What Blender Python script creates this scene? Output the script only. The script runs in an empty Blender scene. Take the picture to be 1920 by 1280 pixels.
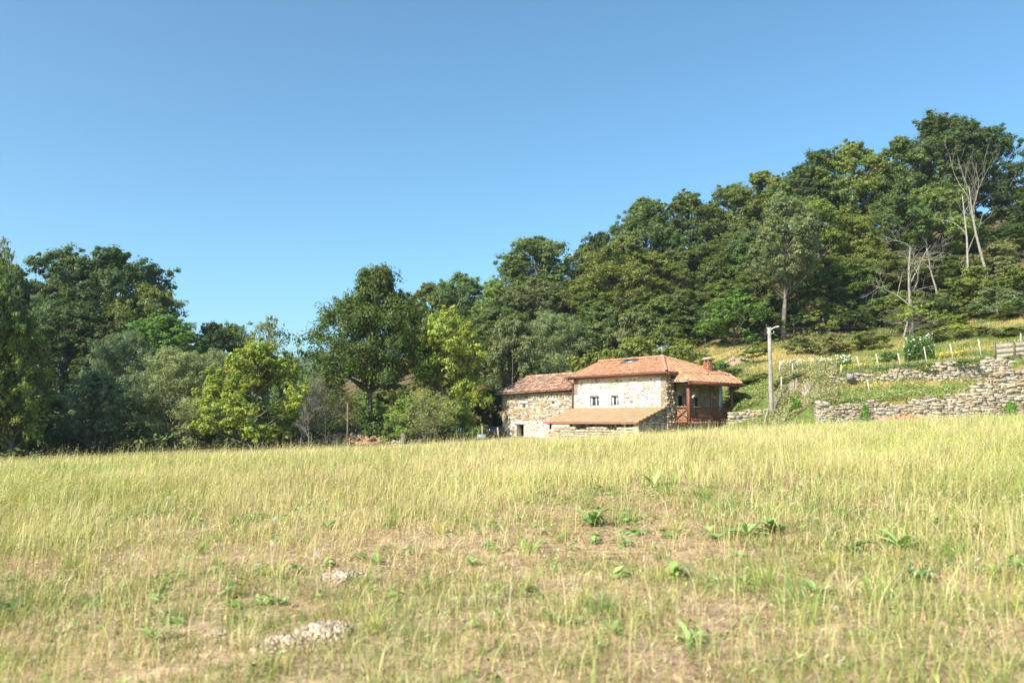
import bpy, math, random
import numpy as np
from mathutils import Vector
R = math.radians
SC = bpy.context.scene
COL = SC.collection

# ---------------------------------------------------------------- camera
F_PX, EYE, PITCH = 1493.0, 1.6, math.atan(148 / 1493.0)
cam_d = bpy.data.cameras.new('camera'); cam = bpy.data.objects.new('camera', cam_d); COL.objects.link(cam)
cam_d.sensor_width = 36; cam_d.lens = 36 * F_PX / 1920
cam_d.clip_start = 0.1; cam_d.clip_end = 8000
cam.location = (0, 0, EYE); cam.rotation_euler = (math.pi / 2 + PITCH, 0, 0)
cam_d.dof.use_dof = True; cam_d.dof.focus_distance = 50; cam_d.dof.aperture_fstop = 1.6
SC.camera = cam
# ---------------------------------------------------------------- sky and sun
SUN_DIR = Vector((-0.70, -0.714, 0)).normalized(); SUN_EL = R(39)
SUN_DIR = Vector((SUN_DIR.x * math.cos(SUN_EL), SUN_DIR.y * math.cos(SUN_EL), math.sin(SUN_EL)))
W = bpy.data.worlds.new('World'); SC.world = W; W.use_nodes = True
nt = W.node_tree; bg = nt.nodes['Background']
sky = nt.nodes.new('ShaderNodeTexSky'); sky.sky_type = 'NISHITA'; sky.sun_disc = False
sky.sun_elevation = SUN_EL; sky.sun_rotation = math.atan2(SUN_DIR.x, SUN_DIR.y)
sky.air_density = 1.0; sky.dust_density = 2.0; sky.ozone_density = 1.2; sky.altitude = 900
tint = nt.nodes.new('ShaderNodeMix'); tint.data_type = 'RGBA'; tint.blend_type = 'MULTIPLY'; tint.inputs[0].default_value = 1
tint.inputs[7].default_value = (.65, 1.04, 1.13, 1); nt.links.new(sky.outputs[0], tint.inputs[6])
nt.links.new(tint.outputs[2], bg.inputs[0]); bg.inputs[1].default_value = 0.10
sl = bpy.data.lights.new('sun', 'SUN'); sl.energy = 4.6; sl.angle = R(0.5); sl.color = (1, 0.93, 0.80)
so = bpy.data.objects.new('sun', sl); COL.objects.link(so); so.location = (-20, -20, 30)
so.rotation_euler = SUN_DIR.to_track_quat('Z', 'Y').to_euler()
SC.view_settings.view_transform = 'Standard'; SC.view_settings.look = 'None'
SC.view_settings.exposure = 1.02; SC.view_settings.gamma = 1
SC.render.engine = 'CYCLES'
SC.cycles.max_bounces = 6; SC.cycles.diffuse_bounces = 3; SC.cycles.transmission_bounces = 4
SC.cycles.caustics_reflective = False; SC.cycles.caustics_refractive = False

# ---------------------------------------------------------------- helpers
CP, SP = math.cos(PITCH), math.sin(PITCH)
def P(px, py, Y):
    dx = (px - 960) / F_PX; dy = (640 - py) / F_PX
    k = Y / (CP - dy * SP)
    return Vector((dx * k, Y, EYE + (SP + dy * CP) * k))
def ax(px): return (px - 960) / F_PX * CP          # x / Y near the horizon

def vnoise(x, y, s, seed=0):
    x = np.asarray(x, float) / s + 1000.3; y = np.asarray(y, float) / s + 1000.7
    g = np.random.RandomState(seed).rand(128, 128)
    xi = np.floor(x).astype(int); yi = np.floor(y).astype(int)
    fx = x - xi; fy = y - yi; fx = fx * fx * (3 - 2 * fx); fy = fy * fy * (3 - 2 * fy)
    a = g[xi % 128, yi % 128]; b = g[(xi + 1) % 128, yi % 128]
    c = g[xi % 128, (yi + 1) % 128]; d = g[(xi + 1) % 128, (yi + 1) % 128]
    return (a * (1 - fx) + b * fx) * (1 - fy) + (c * (1 - fx) + d * fx) * fy

def link(name, data, parent=None):
    o = bpy.data.objects.new(name, data); COL.objects.link(o)
    if parent is not None: o.parent = parent
    return o
def tag(o, label=None, cat=None, group=None, kind=None):
    if label: o['label'] = label
    if cat: o['category'] = cat
    if group: o['group'] = group
    if kind: o['kind'] = kind
    return o
def thing(name, label, cat, loc=(0, 0, 0), group=None, rz=0):
    o = link(name, None); o.location = loc; o.rotation_euler = (0, 0, rz)
    return tag(o, label, cat, group)

class MB:
    """collects numpy pieces into one mesh"""
    def __init__(s): s.v = []; s.q = []; s.t = []; s.cq = []; s.ct = []; s.mq = []; s.mt = []; s.n = 0
    def add(s, v, q=None, t=None, col=(1, 1, 1), mat=0):
        v = np.asarray(v, float).reshape(-1, 3); s.v.append(v)
        for f, L, C, M, k in ((q, s.q, s.cq, s.mq, 4), (t, s.t, s.ct, s.mt, 3)):
            if f is None or len(f) == 0: continue
            f = np.asarray(f, int).reshape(-1, k); L.append(f + s.n)
            c = np.asarray(col, float)
            if c.ndim == 1: c = np.tile(c, (len(f), 1))
            C.append(c); M.append(np.full(len(f), mat, int))
        s.n += len(v)
    def mesh(s, name, mats, smooth=False):
        me = bpy.data.meshes.new(name)
        v = np.concatenate(s.v); me.vertices.add(len(v)); me.vertices.foreach_set('co', v.astype(np.float32).ravel())
        q = np.concatenate(s.q) if s.q else np.zeros((0, 4), int); t = np.concatenate(s.t) if s.t else np.zeros((0, 3), int)
        loops = np.concatenate([q.ravel(), t.ravel()]).astype(np.int32)
        me.loops.add(len(loops)); me.loops.foreach_set('vertex_index', loops)
        nq, ntr = len(q), len(t)
        st = np.concatenate([np.arange(nq) * 4, nq * 4 + np.arange(ntr) * 3]).astype(np.int32)
        me.polygons.add(nq + ntr); me.polygons.foreach_set('loop_start', st)
        me.polygons.foreach_set('loop_total', np.concatenate([np.full(nq, 4), np.full(ntr, 3)]).astype(np.int32))
        me.polygons.foreach_set('material_index', np.concatenate(s.mq + s.mt).astype(np.int32))
        if smooth: me.polygons.foreach_set('use_smooth', np.ones(nq + ntr, bool))
        me.update(calc_edges=True)
        a = me.attributes.new('col', 'FLOAT_COLOR', 'FACE')
        c = np.ones((nq + ntr, 4), np.float32); c[:, :3] = np.concatenate(s.cq + s.ct); a.data.foreach_set('color', c.ravel())
        for m in (mats if isinstance(mats, (list, tuple)) else [mats]): me.materials.append(m)
        return me
    def obj(s, name, mats, parent=None, smooth=False): return link(name, s.mesh(name, mats, smooth), parent)
    # -- shapes
    def box(s, c, sx, sy, sz, ux=(1, 0, 0), uy=(0, 1, 0), uz=(0, 0, 1), col=(1, 1, 1), mat=0):
        c, ux, uy, uz = (np.array(a, float) for a in (c, ux, uy, uz))
        v = [c + ux * sx / 2 * i + uy * sy / 2 * j + uz * sz / 2 * k for k in (-1, 1) for j in (-1, 1) for i in (-1, 1)]
        s.add(v, q=[[0, 2, 3, 1], [4, 5, 7, 6], [0, 1, 5, 4], [2, 6, 7, 3], [0, 4, 6, 2], [1, 3, 7, 5]], col=col, mat=mat)
    def bar(s, a, b, w, h, col=(1, 1, 1), mat=0, up=(0, 0, 1)):
        a = np.array(a, float); b = np.array(b, float); d = b - a; L = np.linalg.norm(d); d /= L
        up = np.array(up, float)
        if abs(d @ up) > .98: up = np.array([.65, -.76, 0.])
        x = np.cross(up, d); x /= np.linalg.norm(x); z = np.cross(d, x)
        s.box((a + b) / 2, L, w, h, d, x, z, col, mat)
    def tube(s, pts, rad, n=6, col=(1, 1, 1), mat=0, cap=True):
        pts = np.asarray(pts, float); m = len(pts); rad = np.broadcast_to(rad, (m,))
        d = np.gradient(pts, axis=0); d /= np.linalg.norm(d, axis=1)[:, None] + 1e-9
        ref = np.tile([0., 0, 1], (m, 1)); k = np.abs(d[:, 2]) > .9; 
        if k.mean() > .5: ref[:] = [1., 0, 0]
        x = np.cross(ref, d); x /= np.linalg.norm(x, axis=1)[:, None] + 1e-9; y = np.cross(d, x)
        th = np.arange(n) * 2 * np.pi / n
        v = pts[:, None] + rad[:, None, None] * (x[:, None] * np.cos(th)[None, :, None] + y[:, None] * np.sin(th)[None, :, None])
        i = np.arange(m - 1)[:, None] * n; j = np.arange(n)[None]; j2 = (j + 1) % n
        q = np.stack([i + j, i + j2, i + n + j2, i + n + j], -1).reshape(-1, 4)
        t = []
        v = v.reshape(-1, 3)
        if cap:
            v = np.concatenate([v, pts[-1:], pts[:1]]); b = (m - 1) * n
            t = [[b + a, b + (a + 1) % n, m * n] for a in range(n)] + [[(a + 1) % n, a, m * n + 1] for a in range(n)]
        s.add(v, q=q, t=t, col=col, mat=mat)

# ---------------------------------------------------------------- materials
def mat(name, color=(.5, .5, .5), rough=.8, spec=.3, noise=0, nscale=5, color2=None, bump=0, bscale=20, attr=True, metal=0,
        transl=0, objcol=False, ncol2_fac=None, tcol=(1.25, 1.3, .7)):
    m = bpy.data.materials.new(name); m.use_nodes = True; t = m.node_tree; N = t.nodes; L = t.links
    b = N['Principled BSDF']; b.inputs['Roughness'].default_value = rough
    b.inputs['Specular IOR Level'].default_value = spec; b.inputs['Metallic'].default_value = metal
    tc = N.new('ShaderNodeTexCoord')
    def mul(a, c, typ='MULTIPLY', fac=1):
        x = N.new('ShaderNodeMix'); x.data_type = 'RGBA'; x.blend_type = typ
        if hasattr(fac, 'is_output'): L.new(fac, x.inputs[0])
        else: x.inputs[0].default_value = fac
        for s_, v in ((6, a), (7, c)):
            if hasattr(v, 'is_output'): L.new(v, x.inputs[s_])
            else: x.inputs[s_].default_value = (*v, 1)
        return x.outputs[2]
    cur = color
    if color2 is not None:
        n = N.new('ShaderNodeTexNoise'); n.inputs['Scale'].default_value = nscale; n.inputs['Detail'].default_value = 6
        L.new(tc.outputs['Object'], n.inputs['Vector'])
        mr = N.new('ShaderNodeMapRange'); mr.inputs[1].default_value = .5 - (noise or .15); mr.inputs[2].default_value = .5 + (noise or .15)
        L.new(n.outputs[0], mr.inputs[0]); cur = mul(color, color2, 'MIX', mr.outputs[0])
    if attr:
        a = N.new('ShaderNodeAttribute'); a.attribute_name = 'col'; cur = mul(cur, a.outputs['Color'])
    if objcol:
        oi = N.new('ShaderNodeObjectInfo'); cur = mul(cur, oi.outputs['Color'])
    if hasattr(cur, 'is_output'): L.new(cur, b.inputs['Base Color'])
    else: b.inputs['Base Color'].default_value = (*cur, 1)
    if bump:
        n = N.new('ShaderNodeTexNoise'); n.inputs['Scale'].default_value = bscale; n.inputs['Detail'].default_value = 5
        L.new(tc.outputs['Object'], n.inputs['Vector']); bp = N.new('ShaderNodeBump'); bp.inputs['Strength'].default_value = bump
        bp.inputs['Distance'].default_value = .05
        L.new(n.outputs[0], bp.inputs['Height']); L.new(bp.outputs[0], b.inputs['Normal'])
    if transl:
        tr = N.new('ShaderNodeBsdfTranslucent'); mx = N.new('ShaderNodeMixShader'); mx.inputs[0].default_value = transl
        tcl = mul(cur, tcol)
        L.new(tcl, tr.inputs[0]); L.new(b.outputs[0], mx.inputs[1]); L.new(tr.outputs[0], mx.inputs[2])
        L.new(mx.outputs[0], N['Material Output'].inputs[0])
    return m
M = {}
M['leaf'] = mat('leaf', (.195, .23, .084), .5, .3, transl=.40, objcol=True)
M['bark'] = mat('bark', (.10, .085, .065), .9, .1, color2=(.22, .20, .165), nscale=3, bump=.6, bscale=8, objcol=True)
M['dead'] = mat('dead_wood', (.22, .19, .155), .9, .1, color2=(.38, .345, .295), nscale=4, bump=.5, bscale=10)
M['ground'] = mat('ground', (.72, .68, .62), .95, .05, color2=(1.25, 1.2, 1.1), nscale=3.5, bump=1.0, bscale=9)
M['grass'] = mat('grass', (1, 1, 1), .55, .25, transl=.22, tcol=(1.1, 1.1, .7))
M['stone'] = mat('stone', (.75, .72, .68), .9, .15, color2=(1.15, 1.12, 1.08), nscale=7, bump=.7, bscale=14)
M['mortar'] = mat('mortar', (.30, .235, .16), .95, .05, color2=(.46, .38, .28), nscale=1.4, bump=.8, bscale=12)
M['lime'] = mat('lime_mortar', (.52, .44, .34), .95, .05, color2=(.68, .63, .55), nscale=1.1, bump=.8, bscale=12)
M['white'] = mat('whitewash', (.80, .77, .73), .9, .1, color2=(.9, .89, .86), nscale=2, bump=.3, bscale=12)
M['tile'] = mat('roof_tile', (.86, .84, .82), .8, .2, color2=(1.1, 1.08, 1.06), nscale=2.5, bump=.3, bscale=30)
M['wood'] = mat('stained_wood', (.17, .062, .035), .55, .35, color2=(.26, .10, .06), nscale=6, bump=.2, bscale=25)
M['greywood'] = mat('weathered_wood', (.25, .22, .185), .85, .15, color2=(.38, .35, .31), nscale=5, bump=.4, bscale=20)
M['post'] = mat('painted_post', (.46, .39, .29), .8, .2, color2=(.62, .56, .46), nscale=4)
M['gutter'] = mat('gutter_metal', (.16, .085, .08), .45, .5)
M['concrete'] = mat('concrete', (.25, .225, .195), .9, .15, color2=(.37, .335, .29), nscale=3, bump=.3, bscale=20)
M['metal'] = mat('grey_metal', (.55, .56, .58), .4, .5, metal=.6)
M['wire'] = mat('cable_black', (.05, .05, .055), .5, .3)
M['brick'] = mat('brick', (.36, .15, .09), .9, .1, color2=(.5, .26, .17), nscale=9, bump=.5, bscale=14)
M['soil'] = mat('dry_soil', (.47, .355, .265), .95, .05, color2=(.66, .53, .42), nscale=9, bump=.8, bscale=25)
M['flower'] = mat('petal', (.85, .85, .82), .7, .2)
M['dark'] = mat('dark_timber', (.035, .027, .022), .9, .1)
M['plastic'] = mat('blue_plastic', (.16, .26, .30), .45, .4)
M['hill'] = mat('far_hill', (.05, .075, .03), .95, .05, color2=(.085, .12, .045), nscale=.03)
g = bpy.data.materials.new('window_glass'); g.use_nodes = True
gb = g.node_tree.nodes['Principled BSDF']; gb.inputs['Base Color'].default_value = (.05, .055, .06, 1)
gb.inputs['Roughness'].default_value = .08; gb.inputs['Specular IOR Level'].default_value = .8; M['glass'] = g

# ---------------------------------------------------------------- terrain
_Y = np.array([42, 45.7, 46.3, 49.8, 50.4, 55.8, 56.4, 60, 66, 72, 80, 100, 130, 200, 400.])
_T = {
 -300: [-1.0, -1.0, -1.0, -1.0, -1.0, -1.0, -1.0, -.9, -.8, -.8, -.8, 0, 2, 4, 6],
 300: [-.8, -.85, -.85, -.85, -.85, -.85, -.85, -.8, -.8, -.8, -.8, -.3, 1.5, 4, 6],
 600: [-.4, -.5, -.5, -.5, -.5, -.45, -.4, -.35, -.3, -.2, .2, 2.0, 5, 8, 8],
 900: [.05, 0, 0, 0, 0, 0, 0, 0, .2, .5, 1.2, 5, 13, 26, 30],
 1100: [.2, .2, .2, .2, .2, .2, .2, .2, .5, 1.2, 3, 8.5, 19, 34, 38],
 1250: [.5, .5, .5, .5, .5, .5, .5, .6, 1.5, 3.0, 5.4, 12, 24, 40, 44],
 1340: [.8, .8, .8, .8, .8, .9, 1.0, 1.8, 4.0, 6.2, 8.6, 15, 27, 42, 46],
 1385: [1.0, 1.0, 1.0, 1.05, 1.05, 1.1, 2.3, 3.3, 5.5, 7.0, 9.0, 16, 28, 43, 47],
 1435: [1.05, 1.1, 1.1, 1.3, 1.4, 1.7, 2.8, 4.6, 5.9, 7.2, 9.3, 16.5, 28.5, 44, 48],
 1470: [1.1, 1.2, 1.3, 1.8, 2.2, 4.9, 5.0, 5.4, 6.2, 7.5, 9.6, 17, 29, 44, 48],
 1535: [1.2, 1.3, 2.6, 3.5, 4.25, 5.0, 5.1, 5.5, 6.3, 7.6, 10, 17.5, 30, 45, 50],
 1700: [1.3, 1.35, 2.7, 3.6, 4.85, 5.6, 5.7, 6.2, 7.2, 8.8, 11.5, 19.5, 32, 48, 52],
 1830: [1.35, 1.4, 2.9, 3.7, 5.2, 6.3, 6.4, 7.2, 8.6, 10.4, 13.2, 21.5, 34, 50, 54],
 1920: [1.4, 1.5, 4.8, 5.3, 5.5, 6.6, 6.7, 7.8, 9.6, 11.8, 14.8, 23, 36, 52, 56],
 2400: [1.6, 1.7, 5.4, 5.9, 6.1, 7.6, 7.8, 9.4, 12, 14, 17, 25, 38, 54, 58]}
_A = np.array([ax(p) for p in _T]); _Z = np.array(list(_T.values()))
def zt(x, y):
    x = np.asarray(x, float); y = np.asarray(y, float)
    a = np.clip(x / np.maximum(y, 10.), _A[0], _A[-1])
    i = np.clip(np.searchsorted(_A, a) - 1, 0, len(_A) - 2); f = (a - _A[i]) / (_A[i + 1] - _A[i])
    yy = np.clip(y, _Y[0], _Y[-1] - 1e-6); j = np.clip(np.searchsorted(_Y, yy, side='right') - 1, 0, len(_Y) - 2); h = (yy - _Y[j]) / (_Y[j + 1] - _Y[j])
    tab = (_Z[i, j] * (1 - f) + _Z[i + 1, j] * f) * (1 - h) + (_Z[i, j + 1] * (1 - f) + _Z[i + 1, j + 1] * f) * h
    fld = np.where(x > 0, .048, .04) * np.clip(x, -60, 60) + np.interp(y, [-40, 0, 10, 20, 26, 31, 36, 42], [-.6, 0, .17, .37, .50, .55, .42, .1])
    w = np.clip((y - 33) / 9, 0, 1); w = w * w * (3 - 2 * w)
    z = fld * (1 - w) + tab * w
    z = z + (vnoise(x, y, 2.5, 1) - .5) * .07 + (vnoise(x, y, .8, 2) - .5) * .025
    z = z + np.where(y > 65, (vnoise(x, y, 9, 3) - .5) * 1.2 * np.clip((y - 65) / 20, 0, 1), 0)
    return z
def on(px, Y): 
    x = ax(px) * Y; return Vector((x, Y, float(zt(x, Y))))
def hit(px, py):
    lo, hi = 2., 34.
    for _ in range(40):
        m = (lo + hi) / 2; p = P(px, py, m)
        if p.z > float(zt(p.x, m)): lo = m
        else: hi = m
    return P(px, py, lo)

def geo(a, b, s0, k):
    out = [a]; s = s0
    while out[-1] < b: out.append(out[-1] + s); s *= k
    return out[1:]
xs = np.array([-v for v in geo(34, 2500, 1, 1.25)][::-1] + list(np.arange(-34, 60, .5)) + geo(60, 2500, 1, 1.25))
ys = np.array([-v for v in geo(6, 60, 1, 1.3)][::-1] + list(np.arange(-6, 62, .33)) + list(np.arange(62.5, 100, .9)) + geo(100, 2500, 2, 1.2))
X, Yg = np.meshgrid(xs, ys); Zg = zt(X, Yg)
nx, ny = len(xs), len(ys)
ii = (np.arange(ny - 1)[:, None] * nx + np.arange(nx - 1)[None]); Q = np.stack([ii, ii + 1, ii + nx + 1, ii + nx], -1).reshape(-1, 4)
cx = (X[:-1, :-1] + X[1:, 1:]).ravel() / 2; cy = (Yg[:-1, :-1] + Yg[1:, 1:]).ravel() / 2
def mixc(a, b, f): return np.asarray(a) * (1 - f[:, None]) + np.asarray(b) * f[:, None]
def gcol(x, y):
    n1 = vnoise(x, y, 1.7, 11); n2 = vnoise(x, y, 5, 12); n3 = vnoise(x, y, .6, 13)
    c = mixc([.36, .25, .175], [.47, .35, .235], n1); c = mixc(c, [.22, .23, .08], np.clip(n3 * 1.5 - .8, 0, 1) * .7)
    far = np.clip((y - 10) / 8, 0, 1); c = mixc(c, [.30, .29, .12], far * .7)
    a = x / np.maximum(y, 5)
    ter = ((y > 44) & (a > .22)).astype(float)
    c = mixc(c, mixc([.12, .16, .045], [.40, .31, .12], np.clip(n2 * 2.4 - .7, 0, 1)), ter)
    # wood floor: leaf litter with brown soil
    wood = np.clip((y - np.interp(a, [-.7, -.3, .1, .25, .33, .5, .62, .9], [44, 50, 68, 83, 75, 71, 78, 78])) / 4, 0, 1)
    c = mixc(c, mixc([.09, .07, .035], [.17, .12, .065], np.clip(n1 * 2 - .6, 0, 1)), wood)
    return np.clip(c, 0, 1)
m = MB(); m.add(np.stack([X, Yg, Zg], -1), q=Q, col=gcol(cx, cy)); gr = m.obj('ground', M['ground'], smooth=True); tag(gr, kind='structure')

# far hills
def hills(name, y0, y1, prof, seed):
    hx = np.linspace(-2200, 2200, 120); hy = np.linspace(y0, y1, 12)
    HX, HY = np.meshgrid(hx, hy); t = np.sin(np.clip((HY - y0) / (y1 - y0), 0, 1) * np.pi / 2)
    top = np.interp(HX / y1, *prof) * y1 + (vnoise(HX, HY, 90, seed) - .5) * y1 * .02
    HZ = top * t - 3
    k = (np.arange(11)[:, None] * 120 + np.arange(119)[None]); q = np.stack([k, k + 1, k + 121, k + 120], -1).reshape(-1, 4)
    m = MB(); m.add(np.stack([HX, HY, HZ], -1), q=q); return tag(m.obj(name, M['hill'], smooth=True), kind='structure')
hills('hills', 900, 1900, ([-1.2, -.5, -.3, -.24, -.1, .3, 1.2], [.04, .06, .072, .075, .077, .06, .03]), 5)

# ---------------------------------------------------------------- leaves and trees
def leaves(m, p, nrm, size, aspect, col, rs, mat_=0):
    n = len(p); nrm = nrm / (np.linalg.norm(nrm, axis=1)[:, None] + 1e-9)
    r = rs.normal(size=(n, 3)); t = np.cross(nrm, r); t /= np.linalg.norm(t, axis=1)[:, None] + 1e-9; b = np.cross(nrm, t)
    L = (size * rs.uniform(.6, 1.25, n))[:, None]; w = L * aspect
    fold = nrm * w * .35
    v = np.stack([p - t * L, p - b * w + fold - t * L * .1, p + t * L, p + b * w + fold - t * L * .1], 1).reshape(-1, 3)
    k = np.arange(n)[:, None] * 4
    m.add(v, q=k + np.array([0, 1, 2, 3]), col=col, mat=mat_)

def make_tree(seed, H, Wd, z0, ncl, nsub, nl, ls, aspect=.5, prof=None, flat=.75, crad=(.9, 1.7), tr=.22, warm=.12, lean=0, gap=.0, spread=1, low=.0, sub_r=.33, droop=0, multi=1, hmin=.75):
    """returns (crown mesh, trunk mesh); real size metres, origin at foot"""
    rs = np.random.RandomState(seed); rnd = random.Random(seed)
    prof = prof or (lambda u: math.sqrt(max(0, 1 - (2 * u - .95) ** 2 * .92)))
    tm = MB(); cm = MB()
    n = 9; zz = np.linspace(0, H * .86, n); wob = np.cumsum(rs.normal(0, .02 * H / n * 2.2, (n, 2)), 0)
    tp = np.stack([wob[:, 0] + lean * zz, wob[:, 1], zz], 1); tp[:, :2] -= tp[0, :2]
    rad = tr * (1 - zz / H * .93) * np.where(zz < .1, 1.35, 1); 
    if multi == 1: tm.tube(tp, rad, 8)
    else:
        for k in range(multi):
            an = k * 6.283 / multi + rnd.random(); o_ = np.array([math.cos(an), math.sin(an)])
            q_ = tp.copy(); q_[:, :2] += o_ * (.1 + zz[:, None] / H * Wd * .28); tm.tube(q_, rad * .55, 6)
    ph = rs.uniform(0, 6.28, 6)
    for c in range(ncl):
        u = (c + rs.uniform(0, 1)) / ncl; u = u ** .85
        th = rs.uniform(0, 6.283); lob = 1 + .16 * math.sin(2 * th + ph[0]) + .12 * math.sin(3 * th + ph[1] + 5 * u)
        rr = Wd / 2 * prof(u) * lob * (1 - (1 - rs.uniform(0, 1) ** .45) * .85) * .84
        R_ = rs.uniform(*crad) * (.8 + .3 * prof(u))
        ctr = np.array([rr * math.cos(th), rr * math.sin(th), z0 + (H - z0) * (.04 + .9 * u)])
        ctr[:2] += np.array([np.interp(ctr[2], zz, tp[:, 0]), np.interp(ctr[2], zz, tp[:, 1])])
        if rs.rand() < gap: continue
        # limb
        h0 = max(z0 * hmin, min(ctr[2] - rr * .75, H * .8)) * rs.uniform(.85, 1); h0 = min(h0, ctr[2])
        a = np.array([np.interp(h0, zz, tp[:, 0]), np.interp(h0, zz, tp[:, 1]), h0])
        mid = (a + ctr) / 2 + np.array([0, 0, (ctr[2] - a[2]) * -.12]) + rs.normal(0, .12 * (rr + .3), 3) * .5
        tt = np.linspace(0, 1, 5)[:, None]; path = a * (1 - tt) ** 2 + 2 * mid * tt * (1 - tt) + ctr * tt ** 2
        r0 = min(np.interp(h0, zz, rad) * .6, .02 + .014 * (np.linalg.norm(ctr - a) + R_))
        tm.tube(path, np.linspace(r0, r0 * .25, 5), 5, cap=False)
        # sub clumps
        d = rs.normal(size=(nsub, 3)); d[:, 2] = d[:, 2] * .8 + .25; d /= np.linalg.norm(d, axis=1)[:, None]
        spr = rs.rand(nsub) < .16; sc = ctr + d * R_ * np.where(spr, rs.uniform(1.1, 1.5, nsub), rs.uniform(.4, 1.0, nsub))[:, None] * np.array([1, 1, flat])
        for k_ in range(min(3, nsub)):
            tm.tube([ctr, (ctr + sc[k_]) / 2 + rs.normal(0, .05, 3), sc[k_]], [r0 * .35, r0 * .22, .008], 4, cap=False)
        if nsub == 0: continue
        cc = rs.uniform(1 - warm * 1.5, 1 + warm * 1.5)
        N = nsub * nl
        base = np.repeat(sc, nl, 0)
        g = rs.normal(size=(N, 3)) ; g /= np.linalg.norm(g, axis=1)[:, None]
        rad_s = R_ * sub_r * rs.uniform(.25, 1.15, (N, 1)) * np.repeat(np.where(spr, .6, rs.uniform(.65, 1.4, nsub))[:, None], nl, 0)
        pp = base + g * rad_s * np.array([1.05, 1.05, .85])
        pp[:, 2] -= droop * np.linalg.norm(pp[:, :2] - ctr[:2], axis=1) ** 2 * .15
        nr = g * .7 + (pp - ctr) / R_ * .5 + np.array([0, 0, .4]) + rs.normal(0, .5, (N, 3))
        sub_c = np.repeat(rs.uniform(.85, 1.18, (nsub, 1)), nl, 0)
        v = (cc * .6 + .4) * (sub_c * .6 + .4) * rs.uniform(.8, 1.2, (N, 1))
        hue = rs.normal(0, warm, (N, 1)) + np.repeat(rs.normal(0, warm * .6, (nsub, 1)), nl, 0)
        col = np.concatenate([v * (1 + hue * .55), v, v * (1 - hue * .8)], 1)
        leaves(cm, pp, nr, ls, aspect, np.clip(col, .3, 2.2), rs)
    return cm.mesh('crown', M['leaf']), tm.mesh('trunk', M['bark'], True)

def bare_tree(seed, H, tr, depth=4, spread=.6, start=.35, nb=4, up=.35, curl=.18, mat_='dead', leader=.9):
    rs = np.random.RandomState(seed); m = MB()
    def grow(p, d, L, r, lev):
        n = 6; pts = [p]; dd = d.copy()
        for i in range(n - 1):
            dd = dd + rs.normal(0, curl * (.4 if lev == 0 else 1), 3) + np.array([0, 0, up * .12]); dd /= np.linalg.norm(dd); pts.append(pts[-1] + dd * L / (n - 1))
        pts = np.array(pts); m.tube(pts, np.linspace(r, max(r * .3, .006), n), 7 if lev == 0 else 4, cap=False)
        if lev >= depth: return
        k = nb + (3 if lev == 0 else 0)
        for i in range(k):
            t = start + (1 - start) * (i + rs.rand()) / k if lev == 0 else rs.uniform(.25, 1)
            f = t * (n - 1); j = min(int(f), n - 2); q = pts[j] + (pts[j + 1] - pts[j]) * (f - j)
            ax_ = pts[j + 1] - pts[j]; ax_ /= np.linalg.norm(ax_); v = rs.normal(size=3); v -= ax_ * (v @ ax_); v /= np.linalg.norm(v)
            nd = ax_ * (1 - spread) + v * spread + np.array([0, 0, up * .3]); nd /= np.linalg.norm(nd)
            grow(q, nd, L * rs.uniform(.38, .62) * (1.15 - t * .4), max(r * (1 - t * .7) * .55, .006), lev + 1)
    grow(np.zeros(3), np.array([rs.normal(0, .03), rs.normal(0, .03), 1.]), H * leader, tr, 0)
    return m.mesh('trunk', M[mat_], True)

def copy_thing(src, name, label, cat, group=None):
    r = src.copy(); COL.objects.link(r); r.name = name
    for k in ('label', 'category', 'group'):
        if k in r: del r[k]
    tag(r, label, cat, group)
    for ch in src.children:
        c = ch.copy(); COL.objects.link(c); c.parent = r
    return r
# ---------------------------------------------------------------- tree prototypes
round_p = lambda u: math.sqrt(max(0.03, 1 - (2 * u - .9) ** 2 * .95))
dome_p = lambda u: math.sqrt(max(0.03, 1 - (u * 1.02) ** 2.4)) * (.72 + .28 * min(1, u * 4))
cone_p = lambda u: max(.12, (1 - u) ** .75) * min(1, .55 + u * 2.2)
PR = {}
def proto(k, H, Wd, **kw): PR[k] = (make_tree(H=H, Wd=Wd, **kw), H, Wd)
proto('oak1', 17, 10, seed=11, z0=5.0, ncl=84, nsub=12, nl=50, ls=.135, sub_r=.38, tr=.30, prof=round_p, flat=.9, crad=(.65, 1.35))
proto('oak2', 17, 10, seed=12, z0=4.5, ncl=78, nsub=12, nl=50, ls=.135, sub_r=.38, tr=.32, prof=dome_p, gap=.08, flat=.85, crad=(.7, 1.5))
proto('oak3', 17, 10, seed=13, z0=6.5, ncl=72, nsub=12, nl=50, ls=.135, sub_r=.38, tr=.28, prof=round_p, gap=.12, flat=.9, lean=.03, crad=(.6, 1.35))
proto('oak4', 17, 10, seed=14, z0=3.5, ncl=92, nsub=12, nl=50, ls=.135, sub_r=.38, tr=.28, prof=dome_p, flat=.95, crad=(.6, 1.2), warm=.16)
proto('round1', 7, 7, flat=1.05, seed=21, z0=.7, ncl=44, nsub=9, nl=46, ls=.13, tr=.14, prof=dome_p, crad=(.6, 1.1), multi=3)
proto('round2', 7, 7, seed=22, z0=.9, ncl=40, nsub=9, nl=50, ls=.13, tr=.14, prof=round_p, crad=(.6, 1.15), flat=1.1)
proto('willow', 9, 8.5, seed=31, z0=.9, ncl=70, nsub=10, nl=50, ls=.13, aspect=.22, tr=.18, prof=dome_p, crad=(.7, 1.2), sub_r=.5, warm=.08, multi=4)
proto('yellow', 8.5, 7.5, seed=41, z0=.6, ncl=66, nsub=13, nl=36, ls=.125, aspect=.55, tr=.15, prof=dome_p, crad=(.6, 1.1), warm=.15, droop=.1)
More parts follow.
